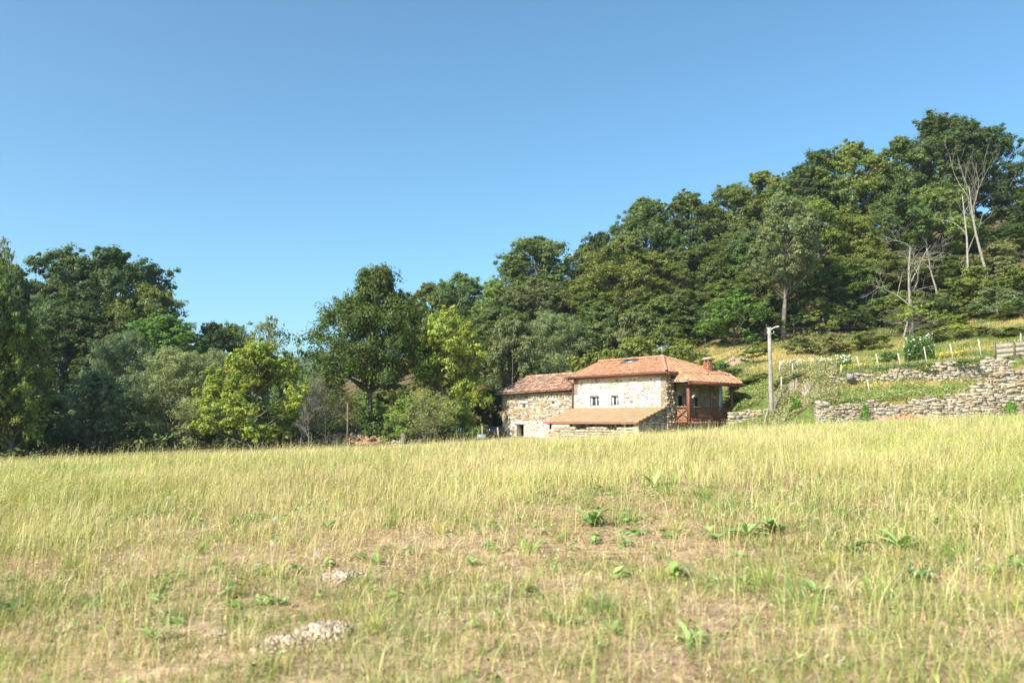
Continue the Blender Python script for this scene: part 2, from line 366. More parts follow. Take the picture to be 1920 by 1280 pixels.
proto('walnut', 10, 8, seed=42, z0=.8, ncl=74, nsub=13, nl=36, ls=.14, aspect=.5, flat=.9, tr=.2, prof=round_p, crad=(.7, 1.2), warm=.13)
proto('beech', 13.5, 11.5, seed=51, z0=4.3, hmin=1.0, ncl=125, nsub=11, nl=44, ls=.13, aspect=.5, tr=.26, flat=.42, crad=(1.0, 1.75), sub_r=.42, warm=.16, gap=.05, droop=.05,
      prof=lambda u: max(.16, math.sin(min(1, .28 + u * .85) ** 1.15 * math.pi) ** .8) if u < .9 else .18)
proto('shrub1', 2.4, 3.2, seed=61, z0=.1, ncl=22, nsub=8, nl=38, ls=.09, tr=.04, prof=dome_p, crad=(.3, .55), multi=4)
proto('shrub2', 2.4, 3.2, seed=62, z0=.1, ncl=24, nsub=8, nl=36, ls=.085, tr=.04, prof=dome_p, crad=(.28, .6), multi=4, warm=.17)
proto('sparse', 9, 5, seed=71, z0=2.5, ncl=44, nsub=5, nl=12, ls=.13, tr=.10, prof=round_p, crad=(.5, 1.0), sub_r=.6)
proto('thicket', 6, 5, seed=72, z0=1.2, ncl=50, nsub=6, nl=12, ls=.10, aspect=.35, tr=.07, prof=dome_p, crad=(.5, 1.0), sub_r=.6, multi=5)
BARE = {'d1': (bare_tree(1, 11, .27, 4, .55, .3, 4, .15), 11), 'd2': (bare_tree(2, 17, .24, 3, .33, .62, 3, .6, .14), 17),
        'd3': (bare_tree(3, 13, .15, 3, .42, .45, 2, .4, .16), 13), 'd4': (bare_tree(7, 8, .09, 4, .45, .15, 5, .4, .14), 8),
        'd5': (bare_tree(9, 10, .2, 4, .62, .25, 5, .0, .2), 10)}
_ti = [0]
def tree(pk, px, top, Y, wpx, col, name, cat, label, group=None, base=None, dz=0, bark=(1, 1, 1)):
    (cm, tm), H, Wd = PR[pk]; _ti[0] += 1
    bx = P(px, top + 60, Y).x; b = Vector((bx, Y, float(zt(bx, Y)))); b.z -= .12 - dz
    h = P(px, top, Y).z - b.z; w = wpx / F_PX * Y * 1.18
    o = thing(name, label, cat, b, group, rz=(_ti[0] * 2.399) % 6.283)
    s = (w / Wd, w / Wd, h / H)
    for nm, me, c in (('crown', cm, col), ('trunk', tm, bark)):
        k_ = random.Random(_ti[0] * 7 + 1); v_ = k_.uniform(.86, 1.14); h_ = k_.uniform(-.10, .12) if nm == 'crown' else 0
        x = link(nm, me, o); x.scale = s; x.color = (c[0] * v_ * (1 + h_), c[1] * v_, c[2] * v_ * (1 - h_), 1)
    return o
def dead(pk, px, top, Y, name, label, rz=0, base=None, sx=1.0, group=None):
    me, H = BARE[pk]; bx = P(px, top + 60, Y).x; b = Vector((bx, Y, float(zt(bx, Y)) - .15))
    if base is not None: b.z = P(px, base, Y).z
    h = P(px, top, Y).z - b.z; o = link(name, me); o.location = b; s = h / (max(v.co.z for v in me.vertices)); o.scale = (s * sx, s * sx, s); o.rotation_euler = (0, 0, rz)
    return tag(o, label, 'dead tree', group)
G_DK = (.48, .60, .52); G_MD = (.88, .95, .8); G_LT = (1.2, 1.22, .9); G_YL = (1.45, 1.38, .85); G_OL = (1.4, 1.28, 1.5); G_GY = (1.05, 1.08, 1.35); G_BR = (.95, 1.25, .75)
HG = 'trees on the wooded hillside'
# (proto, px, top py, Y, width px, colour, label) -- back of the hill first
for row in [
 ('oak1', 805, 528, 104, 130, G_MD, 'small oak crown showing behind the dark beech, left end of the hill wood'),
 ('oak2', 868, 510, 102, 140, G_MD, 'rounded oak between the beech and the tall dome shaped oak on the hill'),
 ('oak4', 935, 520, 96, 120, G_LT, 'lower oak just left below the tall dome shaped oak'),
 ('oak2', 1010, 440, 100, 190, G_MD, 'tall dome shaped oak whose top stands directly above the stone barn'),
 ('oak3', 1085, 470, 104, 130, G_MD, 'oak in the dip right of the dome shaped oak'),
 ('oak3', 1128, 432, 108, 100, G_DK, 'thin topped dark tree reaching into the sky above the farmhouse left end'),
 ('oak1', 1215, 370, 106, 150, G_MD, 'tall oak at the step in the skyline, sky on its left side'),
 ('oak4', 1300, 358, 108, 150, G_MD, 'dense oak on the skyline above the farmhouse roof ridge'),
 ('oak2', 1372, 345, 106, 130, G_MD, 'flat topped oak on the skyline above the chimney'),
 ('oak1', 1430, 322, 107, 150, G_LT, 'pale topped oak on the skyline behind the olive tree'),
 ('oak3', 1500, 315, 103, 130, G_MD, 'oak on the skyline right of the olive tree'),
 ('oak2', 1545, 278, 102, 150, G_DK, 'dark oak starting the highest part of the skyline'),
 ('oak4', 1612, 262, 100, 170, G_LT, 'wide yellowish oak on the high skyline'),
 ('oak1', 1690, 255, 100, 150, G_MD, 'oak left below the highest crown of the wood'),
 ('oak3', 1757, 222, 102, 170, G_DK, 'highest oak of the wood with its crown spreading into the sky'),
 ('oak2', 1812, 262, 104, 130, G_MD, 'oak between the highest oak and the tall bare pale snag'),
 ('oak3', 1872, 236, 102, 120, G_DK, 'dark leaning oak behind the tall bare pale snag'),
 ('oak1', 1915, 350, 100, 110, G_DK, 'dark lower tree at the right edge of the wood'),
 ('oak4', 1975, 330, 98, 150, G_MD, 'oak past the right edge of the wood'),
 ('oak2', 1900, 420, 94, 110, G_MD, 'half shaded tree below the dark tree at the right edge'),
 # middle row
 ('oak4', 850, 580, 92, 130, G_MD, 'round crown behind the top of the yellow green walnut'),
 ('oak1', 925, 575, 90, 130, G_MD, 'mid green tree right behind the yellow green walnut'),
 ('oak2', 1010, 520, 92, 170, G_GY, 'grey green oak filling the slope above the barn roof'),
 ('oak4', 1100, 520, 94, 150, G_LT, 'light green oak above the joint of barn and farmhouse'),
 ('oak1', 1175, 440, 95, 150, G_LT, 'bright green oak with a pale broken trunk above the farmhouse'),
 ('oak3', 1255, 470, 95, 150, G_MD, 'shaded oak above the television aerial'),
 ('oak2', 1330, 450, 93, 120, G_MD, 'layered oak above the round bright green tree'),
 ('oak4', 1395, 430, 92, 120, G_MD, 'dark green oak left behind the olive tree'),
 ('oak1', 1530, 375, 92, 150, G_YL, 'large yellowish oak right of the olive tree'),
 ('oak2', 1600, 400, 90, 130, G_LT, 'light green oak in the middle of the high wood'),
 ('oak3', 1665, 370, 92, 140, G_MD, 'bluish green oak above the spreading dead tree'),
 ('oak1', 1735, 350, 92, 140, G_LT, 'yellow green oak left of the two tall bare snags'),
 ('oak4', 1800, 400, 95, 110, G_MD, 'leafy oak behind the slim bare snag'),
]: tree(*row[:6], 'oak_tree', 'oak tree', row[6], HG)
for row in [
 ('round1', 960, 600, 84, 120, G_GY, 'greyish tree low on the slope behind the barn left corner', 'broadleaf tree'),
 ('willow', 1035, 585, 85, 150, G_GY, 'pale grey green tree directly behind the barn roof ridge', 'broadleaf tree'),
 ('round2', 1115, 600, 88, 120, G_MD, 'shaded tree behind the joint of the two roofs', 'broadleaf tree'),
 ('round1', 1190, 585, 85, 130, G_GY, 'pale leaved bush tree above the skylight', 'broadleaf tree'),
 ('round2', 1245, 560, 90, 110, G_LT, 'mid green tree just left above the aerial', 'broadleaf tree'),
 ('round2', 1375, 550, 81, 125, G_BR, 'round bright green tree on the grass bank right above the chimney', 'broadleaf tree'),
 ('oak2', 1560, 475, 85, 130, G_LT, 'yellow green tree with low boughs behind the white flowered row', 'oak tree'),
 ('round2', 1625, 500, 86, 110, G_MD, 'mid green tree left behind the spreading dead tree', 'oak tree'),
 ('oak4', 1500, 500, 86, 90, G_MD, 'narrow green tree between the olive tree and the yellow green tree', 'oak tree'),
 ('oak4', 1780, 480, 88, 110, G_MD, 'green tree standing between the dead tree and the bare snags', 'oak tree'),
]: tree(*row[:6], 'broadleaf_tree', row[7], row[6], HG)
tree('oak3', 1462, 372, 80, 150, (1.5, 1.3, 1.45), 'olive_leaved_tree', 'broadleaf tree', 'tall tree with dull olive yellow leaves and bare lower trunk behind the pole', bark=(1.3, 1.25, 1.2))
UG = 'bushes along the foot of the wood'
for row in [
 ('shrub1', 1130, 655, 78, 120, G_LT, 'broad bush peeping over the left part of the farmhouse roof'),
 ('round1', 1195, 632, 78, 130, G_LT, 'bright bush behind the skylight'),
 ('round2', 1275, 640, 77, 90, G_LT, 'bush right of the television aerial'),
 ('round1', 1250, 610, 82, 100, G_MD, 'darker bush standing behind the television aerial'),
 ('shrub2', 1350, 678, 68, 60, G_BR, 'bright green bush just right of the chimney'),
 ('shrub1', 1372, 690, 66, 60, G_MD, 'dark bush beside the end of the balcony roof'),
 ('shrub2', 1400, 712, 62, 90, G_OL, 'olive bush on the bank right of the balcony'),
 ('shrub1', 1432, 700, 61, 70, G_OL, 'bramble bush just left behind the utility pole'),
 ('shrub2', 1385, 735, 59, 60, G_LT, 'low bush touching the balcony corner'),
 ('shrub2', 1500, 700, 53, 60, G_OL, 'straggly bush between the pole and the upper stone wall'),
 ('shrub1', 1535, 704, 52, 50, G_GY, 'weedy bush at the left end of the upper stone wall'),
 ('shrub2', 1470, 712, 54, 50, G_OL, 'brown green bush right behind the utility pole'),
 ('shrub1', 1667, 660, 57, 38, (.8, 1.05, .8), 'dark rounded garden bush among the white stakes'),
 ('shrub2', 1730, 565, 74, 100, G_YL, 'yellow green bush at the foot of the dead tree'),
 ('shrub1', 1770, 590, 72, 90, G_YL, 'yellow green shrub right of the dead tree'),
 ('round2', 1800, 545, 80, 110, G_LT, 'tall green shrub on the slope below the bare snags'),
 ('shrub2', 1800, 608, 66, 70, (2.3, 2.0, .8), 'yellow flowering shrub behind the white stakes'),
 ('round1', 1865, 480, 84, 100, G_OL, 'olive scrub on the slope below the tall bare snag'),
 ('round2', 1905, 520, 80, 110, G_OL, 'scrub tangle on the slope at the right edge'),
 ('shrub2', 1850, 575, 74, 80, G_LT, 'low scrub under the olive scrub'),
 ('shrub1', 1900, 590, 70, 80, G_LT, 'light green scrub above the plank fence'),
 ('shrub1', 1590, 560, 82, 60, G_DK, 'dark undergrowth bush between trunks behind the flowered row'),
 ('shrub2', 1655, 560, 82, 70, G_DK, 'dark undergrowth bush left of the dead tree trunk'),
 ('shrub2', 1425, 640, 74, 45, G_LT, 'small light green bush on the bank left of the pole top'),

 ('round1', 1700, 545, 78, 110, G_LT, 'leafy green growth round the foot of the spreading dead tree'),
 ('round2', 1755, 555, 76, 110, G_MD, 'green growth between dead tree and bare snags'),
 ('round1', 1830, 500, 78, 120, G_LT, 'tall light scrub below the two bare snags'),
 ('round2', 1885, 455, 82, 120, G_OL, 'dry looking scrub under the dark right edge tree'),
 ('round1', 1935, 500, 76, 130, G_LT, 'tall scrub cut by the right edge of the picture'),
 ('round2', 1870, 540, 72, 100, G_OL, 'olive scrub in the middle of the right slope'),
 ('round1', 1925, 560, 68, 90, G_MD, 'low scrub at the right edge above the plank fence'),
 ('shrub2', 1840, 612, 64, 80, G_OL, 'rough low scrub above the tall leaning stake'),
 ('round2', 1545, 560, 80, 90, G_LT, 'low boughed green tree above the right end of the flowered row'),
 ('round1', 1595, 585, 79, 80, G_DK, 'shaded bush between low boughed tree and dead tree'),
 ('round1', 1645, 560, 80, 80, G_MD, 'shaded green bush left behind the dead trunk'),
 ('round2', 1490, 575, 82, 80, G_DK, 'shaded bush right of the olive tree trunk'),
 ('round1', 1435, 585, 82, 80, G_DK, 'shaded bush left of the olive tree trunk'),
 ('shrub2', 1560, 625, 70, 70, G_OL, 'dry olive scrub above the middle of the flowered row'),
 ('shrub1', 1625, 622, 70, 80, G_LT, 'low green scrub on the bank left below the dead trunk'),
 ('shrub2', 1505, 632, 71, 60, G_MD, 'small scrub above the left part of the flowered row'),
 ('shrub1', 1745, 618, 67, 70, G_LT, 'green scrub directly behind the white flowering shrub'),
 ('shrub2', 1885, 622, 62, 80, G_OL, 'dry scrub just above the plank fence'),
 ('shrub1', 1935, 612, 62, 90, G_LT, 'green scrub above the plank fence cut by the right edge'),
 ('oak2', 1290, 540, 89, 110, G_MD, 'full green tree hiding the slope above the aerial'),
 ('oak4', 1130, 560, 90, 110, G_LT, 'full tree low on the slope above the barn and house joint'),
 ('oak1', 1215, 545, 91, 110, G_MD, 'tree low on the slope above the skylight'),
 ('oak4', 1345, 520, 90, 100, G_LT, 'tree just above and left of the round bright green tree'),
 ('oak2', 965, 540, 93, 110, G_MD, 'tree filling the slope above the barn left half'),
 ('oak1', 1690, 470, 88, 120, G_LT, 'green tree right behind the spreading dead tree crown'),
 ('oak4', 1420, 500, 88, 110, G_MD, 'green tree close behind the left side of the olive tree'),
 ('round1', 1305, 600, 88, 90, G_DK, 'dark bush left of the round bright green tree'),
]: tree(*row[:6], 'bush', 'bush', row[6], UG)
# trees round the left of the field
LG = 'trees along the left edge of the field'
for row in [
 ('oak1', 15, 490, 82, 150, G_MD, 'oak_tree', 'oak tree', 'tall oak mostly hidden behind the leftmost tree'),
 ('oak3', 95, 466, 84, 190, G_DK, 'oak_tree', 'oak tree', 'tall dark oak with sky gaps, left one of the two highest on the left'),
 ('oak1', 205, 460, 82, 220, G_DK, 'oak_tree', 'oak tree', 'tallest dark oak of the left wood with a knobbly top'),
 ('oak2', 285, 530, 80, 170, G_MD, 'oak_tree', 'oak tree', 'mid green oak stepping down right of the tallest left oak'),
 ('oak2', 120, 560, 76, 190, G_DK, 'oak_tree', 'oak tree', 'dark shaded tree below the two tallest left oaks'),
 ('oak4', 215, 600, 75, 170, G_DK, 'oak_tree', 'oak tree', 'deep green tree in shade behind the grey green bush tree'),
 ('oak2', 305, 588, 77, 200, G_BR, 'broadleaf_tree', 'broadleaf tree', 'bright green tree with a soft rounded top in the left wood'),
 ('oak1', 395, 602, 84, 110, G_DK, 'oak_tree', 'oak tree', 'small dark oak on the skyline left of the feathery sparse tree'),
 ('oak3', 440, 606, 88, 80, G_MD, 'oak_tree', 'oak tree', 'little oak top just left of the feathery sparse tree'),
 ('willow', 240, 620, 70, 150, G_GY, 'willow_tree', 'willow', 'grey green willow upper left of the olive willow'),
 ('willow', 330, 652, 66, 190, G_OL, 'willow_tree', 'willow', 'olive willow between the dark bush tree and the yellow green maple'),
 ('round1', 180, 697, 62, 130, G_GY, 'bush_tree', 'bush tree', 'round grey green bush tree in front of deep shade'),
 ('willow', 405, 655, 74, 120, G_OL, 'willow_tree', 'willow', 'olive willow left behind the yellow green maple'),
 ('yellow', 475, 640, 60, 180, (1.3, 1.35, .75), 'maple_tree', 'maple', 'yellow green leafy maple standing alone before the left wood'),
 ('round2', 535, 668, 78, 80, G_MD, 'bush_tree', 'bush tree', 'green bush tree behind the right side of the yellow green maple'),
 ('walnut', -25, 490, 56, 150, (.8, .9, .55), 'broadleaf_tree', 'broadleaf tree', 'big green tree cut by the left edge of the picture'),
 ('yellow', 35, 590, 57, 120, (.95, 1.05, .6), 'broadleaf_tree', 'broadleaf tree', 'lower leafy tree inside the left edge of the picture'),
 ('sparse', 8, 445, 62, 60, G_GY, 'sparse_tree', 'thin tree', 'thin airy tree top rising at the left edge of the picture'),
 ('sparse', 500, 592, 84, 90, G_GY, 'sparse_tree', 'thin tree', 'feathery sparse tree against the sky behind the yellow green maple'),
 ('sparse', 455, 610, 86, 40, G_GY, 'sparse_tree', 'thin tree', 'very thin tree top left of the feathery sparse tree'),
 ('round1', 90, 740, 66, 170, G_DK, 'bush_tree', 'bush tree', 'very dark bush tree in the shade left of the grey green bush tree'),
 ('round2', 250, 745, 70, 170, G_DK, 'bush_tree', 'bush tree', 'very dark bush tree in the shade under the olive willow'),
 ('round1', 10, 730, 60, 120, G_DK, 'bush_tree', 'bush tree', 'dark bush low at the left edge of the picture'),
 ('thicket', 590, 700, 66, 110, G_OL, 'thicket_shrub', 'shrub', 'brownish twiggy thicket right of the yellow green maple'),
 ('thicket', 640, 735, 68, 90, (1.6, 1.35, 1.3), 'thicket_shrub', 'shrub', 'brown twiggy thicket just left of the beech trunk'),
 ('thicket', 560, 745, 62, 80, G_MD, 'thicket_shrub', 'shrub', 'greener twiggy thicket touching the yellow green maple'),
 ('beech', 700, 500, 66, 205, (.50, .66, .42), 'beech_tree', 'beech', 'dark layered beech with bare lower trunk at the centre of the field edge'),
 ('shrub1', 700, 768, 65.5, 62, (.85, 1.0, .6), 'leafy_sucker', 'bush', 'dark leafy bush wrapped round the foot of the beech trunk'),
 ('walnut', 834, 583, 66, 148, (1.65, 1.6, .85), 'walnut_tree', 'walnut tree', 'large yellow green walnut tree left of the stone barn'),
 ('thicket', 800, 728, 60, 100, (1.5, 1.4, 1.5), 'pale_shrub', 'shrub', 'pale greyish shrub in front of the walnut tree'),
 ('round1', 765, 745, 62, 90, (1.2, 1.35, .7), 'bright_shrub', 'shrub', 'bright green shrub between beech and pale shrub'),
 ('round2', 862, 765, 63, 80, (1.3, 1.4, 1.0), 'leafy_shrub', 'shrub', 'leafy shrub low in front of the walnut tree right half'),
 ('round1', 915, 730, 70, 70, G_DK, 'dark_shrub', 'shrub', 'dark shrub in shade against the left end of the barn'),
 ('round1', 720, 700, 84, 130, G_MD, 'bush_tree', 'bush tree', 'green bush tree seen behind the beech trunk'),
 ('round2', 620, 700, 92, 130, (1.4, 1.4, 1.2), 'bush_tree', 'bush tree', 'pale green bush tree far behind the brown thicket'),
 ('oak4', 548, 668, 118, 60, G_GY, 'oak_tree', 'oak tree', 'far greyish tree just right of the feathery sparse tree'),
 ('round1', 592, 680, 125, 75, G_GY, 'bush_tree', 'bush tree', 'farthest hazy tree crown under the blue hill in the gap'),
 ('round1', 560, 690, 98, 90, G_MD, 'bush_tree', 'bush tree', 'far green bush tree seen in the gap above the thicket'),
 ('round2', 680, 740, 78, 100, G_LT, 'bush_tree', 'bush tree', 'light green bush left behind the beech trunk'),
]: tree(*row[:6], *row[6:9], LG)
# bare and dead trees
dead('d1', 1700, 425, 74, 'dead_tree', 'spreading dead tree with long grey bare branches low on the hillside', rz=1.2, base=645)
dead('d5', 1690, 545, 73, 'dead_branches', 'low fan of grey dead branches left of the dead trunk', rz=2.6, base=650, sx=1.7)
dead('d2', 1848, 243, 79, 'bare_snag', 'tallest bare snag with pale forked top at the right of the wood', rz=.5)
dead('d3', 1806, 290, 80, 'bare_snag', 'slim bare snag leaning just left of the tallest snag', rz=2.2)
dead('d3', 1760, 430, 82, 'bare_snag', 'shorter dead tree right behind the spreading dead tree', rz=4.2, sx=1.5)
dead('d4', 1835, 560, 74, 'bare_sapling', 'thin leafless sapling below the bare snags', rz=1)
dead('d4', 565, 705, 61, 'bare_sapling', 'leafless pale sapling in the thicket left of the beech, leftmost', rz=0)
dead('d4', 612, 700, 62, 'bare_sapling', 'leafless brown sapling in the middle of the thicket', rz=2)
dead('d4', 580, 740, 59, 'bare_sapling', 'small leafless sapling low in the thicket', rz=4)
for px, top, Y, lab in ((1322, 560, 86, 'thick trunk standing in shade left of the round bright green tree'), (1178, 575, 84, 'pale broken trunk in the wood above the skylight'),
                        (1725, 560, 79, 'twisted trunk standing right of the dead tree'), (1590, 545, 84, 'dark trunk behind the flowered row')):
    o = dead('d3', px, top, Y, 'bare_tree', lab, rz=px); o['category'] = 'bare tree'
# ---------------------------------------------------------------- stones
_g = [(i, j, k) for i in (-1, 0, 1) for j in (-1, 0, 1) for k in (-1, 0, 1) if (i, j, k) != (0, 0, 0)]
_gi = {p: n for n, p in enumerate(_g)}; CV = np.array(_g, float)
_fq = []
for a_ in range(3):
    for s_ in (-1, 1):
        for i in (-1, 0):
            for j in (-1, 0):
                def _c(u, v):
                    p = [0, 0, 0]; p[a_] = s_; p[(a_ + 1) % 3] = u; p[(a_ + 2) % 3] = v; return _gi[tuple(p)]
                f = [_c(i, j), _c(i + 1, j), _c(i + 1, j + 1), _c(i, j + 1)]; _fq.append(f if s_ > 0 else f[::-1])
CQ = np.array(_fq)
_nn = np.abs(CV).sum(1); CVR = CV * np.where(_nn == 3, .95, np.where(_nn == 2, 1.0, 1.0))[:, None]
def stone(m, c, sx, sy, sz, ux, uy, uz, rs, col, mat_=0, jit=.13, rot=.06):
    v = CVR * .5 * np.array([sx, sy, sz]) + rs.normal(0, jit, CVR.shape) * np.array([sx, sy, sz]) * .35
    a = rs.normal(0, rot); ca, sa = math.cos(a), math.sin(a); v = np.stack([v[:, 0] * ca - v[:, 2] * sa, v[:, 1], v[:, 0] * sa + v[:, 2] * ca], 1)
    m.add(np.asarray(c) + v[:, :1] * ux + v[:, 1:2] * uy + v[:, 2:] * uz, q=CQ, col=np.clip(col, 0, 1), mat=mat_)
PAL = {'dry': [(.43, .37, .28), (.49, .42, .32), (.35, .31, .26), (.47, .38, .26), (.33, .30, .26), (.51, .46, .38), (.39, .30, .21), (.45, .39, .31)],
       'house': [(.50, .36, .22), (.42, .32, .22), (.30, .25, .21), (.55, .43, .29), (.24, .21, .20), (.50, .42, .34), (.46, .27, .15), (.60, .52, .42)]}
def stones(m, o, u, n, L, zb, zt_, rs, pal, h=(.14, .26), w=(.2, .6), proud=.03, depth=.2, keep=1.0, fill=.93, holes=(), mat_=0, jit=.13, bright=1.0, rot=.05):
    """stones laid in courses on a vertical face: o origin, u along, n outward; zb, zt_ functions of distance"""
    o = np.array(o, float); u = np.array(u, float); n = np.array(n, float); up = np.array([0, 0, 1.])
    z = min(zb(0), zb(L), zb(L / 2)); ztop = max(zt_(t) for t in np.linspace(0, L, 12))
    while z < ztop:
        hh = rs.uniform(*h); s = -rs.uniform(0, .3)
        while s < L:
            ww = rs.uniform(*w); ww = min(ww, L - s + .02) if s + ww > L else ww
            if ww < .08: break
            c = s + ww / 2; cc = min(max(c, 0), L)
            if s < 0: ww += s; c = ww / 2
            k = rs.rand() < keep and z + hh * .4 > zb(cc) and z + hh * .75 < zt_(cc)
            for (a, b, z0, z1) in holes:
                if c + ww / 2 > a - .0 and c - ww / 2 < b + .0 and z + hh > z0 and z < z1: k = False
            if k and ww > .07:
                sc = rs.uniform(.8, 1.05) if keep > .95 else rs.uniform(.55, 1)
                pr = proud * rs.uniform(.2, 1.6)
                p = o + u * c + n * (pr - depth / 2) + up * (z + hh / 2 - o[2] + rs.normal(0, .012))
                cl = np.array(pal[rs.randint(len(pal))]) * rs.uniform(.8, 1.2) * bright
                stone(m, p, ww * fill * (sc if keep < .95 else 1), depth, hh * fill * sc, u, -n, up, rs, cl, mat_, jit, rot)
            s += ww if s >= 0 else ww
            if s <= 0: s = .01
        z += hh

# ---------------------------------------------------------------- farmhouse
U1 = np.array([-.649, .761, 0]); U2 = np.array([.761, .649, 0]); UP = np.array([0, 0, 1.])
O = np.array([10.42, 54.0, 0])
def H(u, v, z): return O + U1 * u + U2 * v + UP * z
house = thing('farmhouse', 'old stone farmhouse with orange tiled hipped roof, lean-to, timber balcony and lower barn wing', 'house', (0, 0, 0))
def face_wall(m, o, u, n, L, z0, z1, holes, th=.45, mat_=0):
    """wall slab with real openings; o at z=0"""
    o = np.array(o, float)
    us = sorted({0, L, *[h[0] for h in holes], *[h[1] for h in holes]}); zs = sorted({z0, z1, *[h[2] for h in holes], *[h[3] for h in holes]})
    for a, b in zip(us[:-1], us[1:]):
        for c, d in zip(zs[:-1], zs[1:]):
            if any(a >= h[0] - 1e-6 and b <= h[1] + 1e-6 and c >= h[2] - 1e-6 and d <= h[3] + 1e-6 for h in holes): continue
            v = [o + u * a + UP * c, o + u * b + UP * c, o + u * b + UP * d, o + u * a + UP * d]
            m.add(v + [p - n * th for p in v], q=[[0, 1, 2, 3], [7, 6, 5, 4]], mat=mat_)
    def rev(a, b): m.add([a, b, b - n * th, a - n * th], q=[[0, 1, 2, 3]], mat=mat_)
    for (a, b, c, d) in [(0, L, z0, z1)] + list(holes):
        p = [o + u * a + UP * c, o + u * b + UP * c, o + u * b + UP * d, o + u * a + UP * d]
        for i in range(4): rev(p[i], p[(i + 1) % 4])
D2, LM, LW = 6.5, 8.8, 8.5
rs = np.random.RandomState(5)
N1 = -U2; N2 = -U1
# main house front wall
def upos(px): return (10.42 - 54 * ax(px)) / (.649 + .761 * ax(px))
WZ0, WZ1 = 2.62, 3.40
wa, wb = upos(1124), upos(1106); wc, wd = upos(1161), upos(1146)
hm = [(wa, wb, WZ0, WZ1), (wc, wd, WZ0, WZ1)]
m = MB(); face_wall(m, H(0, 0, 0), U1, N1, LM, -.6, 4.80, hm)
hs = [(wa - .3, wb + .3, 2.4, 3.75), (wc - .3, wd + .3, 2.4, 3.75)]
stones(m, H(0, 0, 0), U1, N1, LM, lambda t: 2.55, lambda t: 4.75, rs, PAL['house'], keep=.62, h=(.10, .19), w=(.14, .46), proud=.022, holes=hs, mat_=1, fill=.8, bright=1.05)
stones(m, H(0, 0, 0), U1, N1, LM, lambda t: -.4, lambda t: 1.5, rs, PAL['dry'], keep=1, proud=.03, mat_=1)
m.obj('front_wall', [M['lime'], M['stone']], house)
# window surrounds and windows
for a, b in ((wa, wb), (wc, wd)):
    m = MB(); z0, z1 = WZ0, WZ1
    for (p, q, c, d) in ((a - .28, a, z0 - .2, z1 + .28), (b, b + .28, z0 - .2, z1 + .28), (a, b, z1, z1 + .28), (a, b, z0 - .2, z0)):
        c0 = (H(p, 0, c) + H(q, 0, d)) / 2; m.box(c0 + N1 * -.02, q - p, .09, d - c, U1, N1, UP)
    m.obj('window_surround', M['white'], house)
    w = MB(); dd = .22
    for (p, q, c, d) in ((a, a + .07, z0, z1), (b - .07, b, z0, z1), (a + .07, b - .07, z1 - .07, z1), (a + .07, b - .07, z0, z0 + .07), ((a + b) / 2 - .035, (a + b) / 2 + .035, z0 + .07, z1 - .07)):
        w.box((H(p, dd, c) + H(q, dd, d)) / 2, q - p, .06, d - c, U1, N1, UP)
    wo = w.obj('window_frame', M['white'], house)
    g_ = MB(); g_.box(H((a + b) / 2, dd + .01, (z0 + z1) / 2), b - a - .1, .012, z1 - z0 - .1, U1, N1, UP); g_.obj('pane', M['glass'], wo)
# right wall (behind balcony)
hr = [(1.3, 1.95, 1.62, 3.3), (3.2, 3.62, 1.62, 3.2), (5.0, 5.38, 1.62, 3.15)]
m = MB(); face_wall(m, H(0, 0, 0) + N2 * .004, U2, N2, D2, -.6, 4.78, hr)
stones(m, H(0, 0, 0) + N2 * .004, U2, N2, .8, lambda t: -.4, lambda t: 4.7, rs, PAL['house'], keep=1, proud=.09, h=(.1, .2), w=(.15, .4), mat_=1, rot=.1)
stones(m, H(0, .85, 0) + N2 * .004, U2, N2, D2 - .85, lambda t: 1.5, lambda t: 4.6, rs, PAL['house'], keep=.6, proud=.025, mat_=1, holes=[(h[0] - 1.05, h[1] - .65, 1.5, h[3] + .25) for h in hr], fill=.8)
m.obj('side_wall', [M['mortar'], M['stone']], house)
for h in hr:
    m = MB(); c0 = H(0, (h[0] + h[1]) / 2, (h[2] + h[3]) / 2); m.box(c0 - N2 * .2, h[1] - h[0], .05, h[3] - h[2], U2, N2, UP, mat=0)
    d_ = m.obj('door' if h is hr[0] else 'shutter', M['dark'], house)
    m = MB(); m.box(H(0, (h[0] + h[1]) / 2, h[3] + .12) + N2 * .01, h[1] - h[0] + .5, .06, .24, U2, N2, UP)
    for s_ in (h[0] - .1, h[1] + .1): m.box(H(0, s_, (h[2] + h[3]) / 2) + N2 * .01, .18, .06, h[3] - h[2], U2, N2, UP)
    m.obj('stone_frame', M['mortar'], house)
m = MB(); m.box(H(0, 6.2, 3.1) + N2 * .03, .35, .07, 2.4, U2, N2, UP); m.obj('pale_panel', M['white'], house)
# back and far walls
m = MB(); face_wall(m, H(0, D2, 0), U1, U2, LM + LW, -.6, 3.6, []); face_wall(m, H(LM, D2, 0), -U2, U1, D2, 3.5, 4.8, []); m.obj('back_wall', M['mortar'], house)
m = MB(); m.add([H(LM, 0, 3.2), H(LM, D2, 3.2), H(LM, D2, 4.7), H(LM, 3, 6.1), H(LM, 0, 4.7)], q=[[0, 1, 2, 4]], t=[[4, 2, 3]]); m.obj('gable', M['mortar'], house)

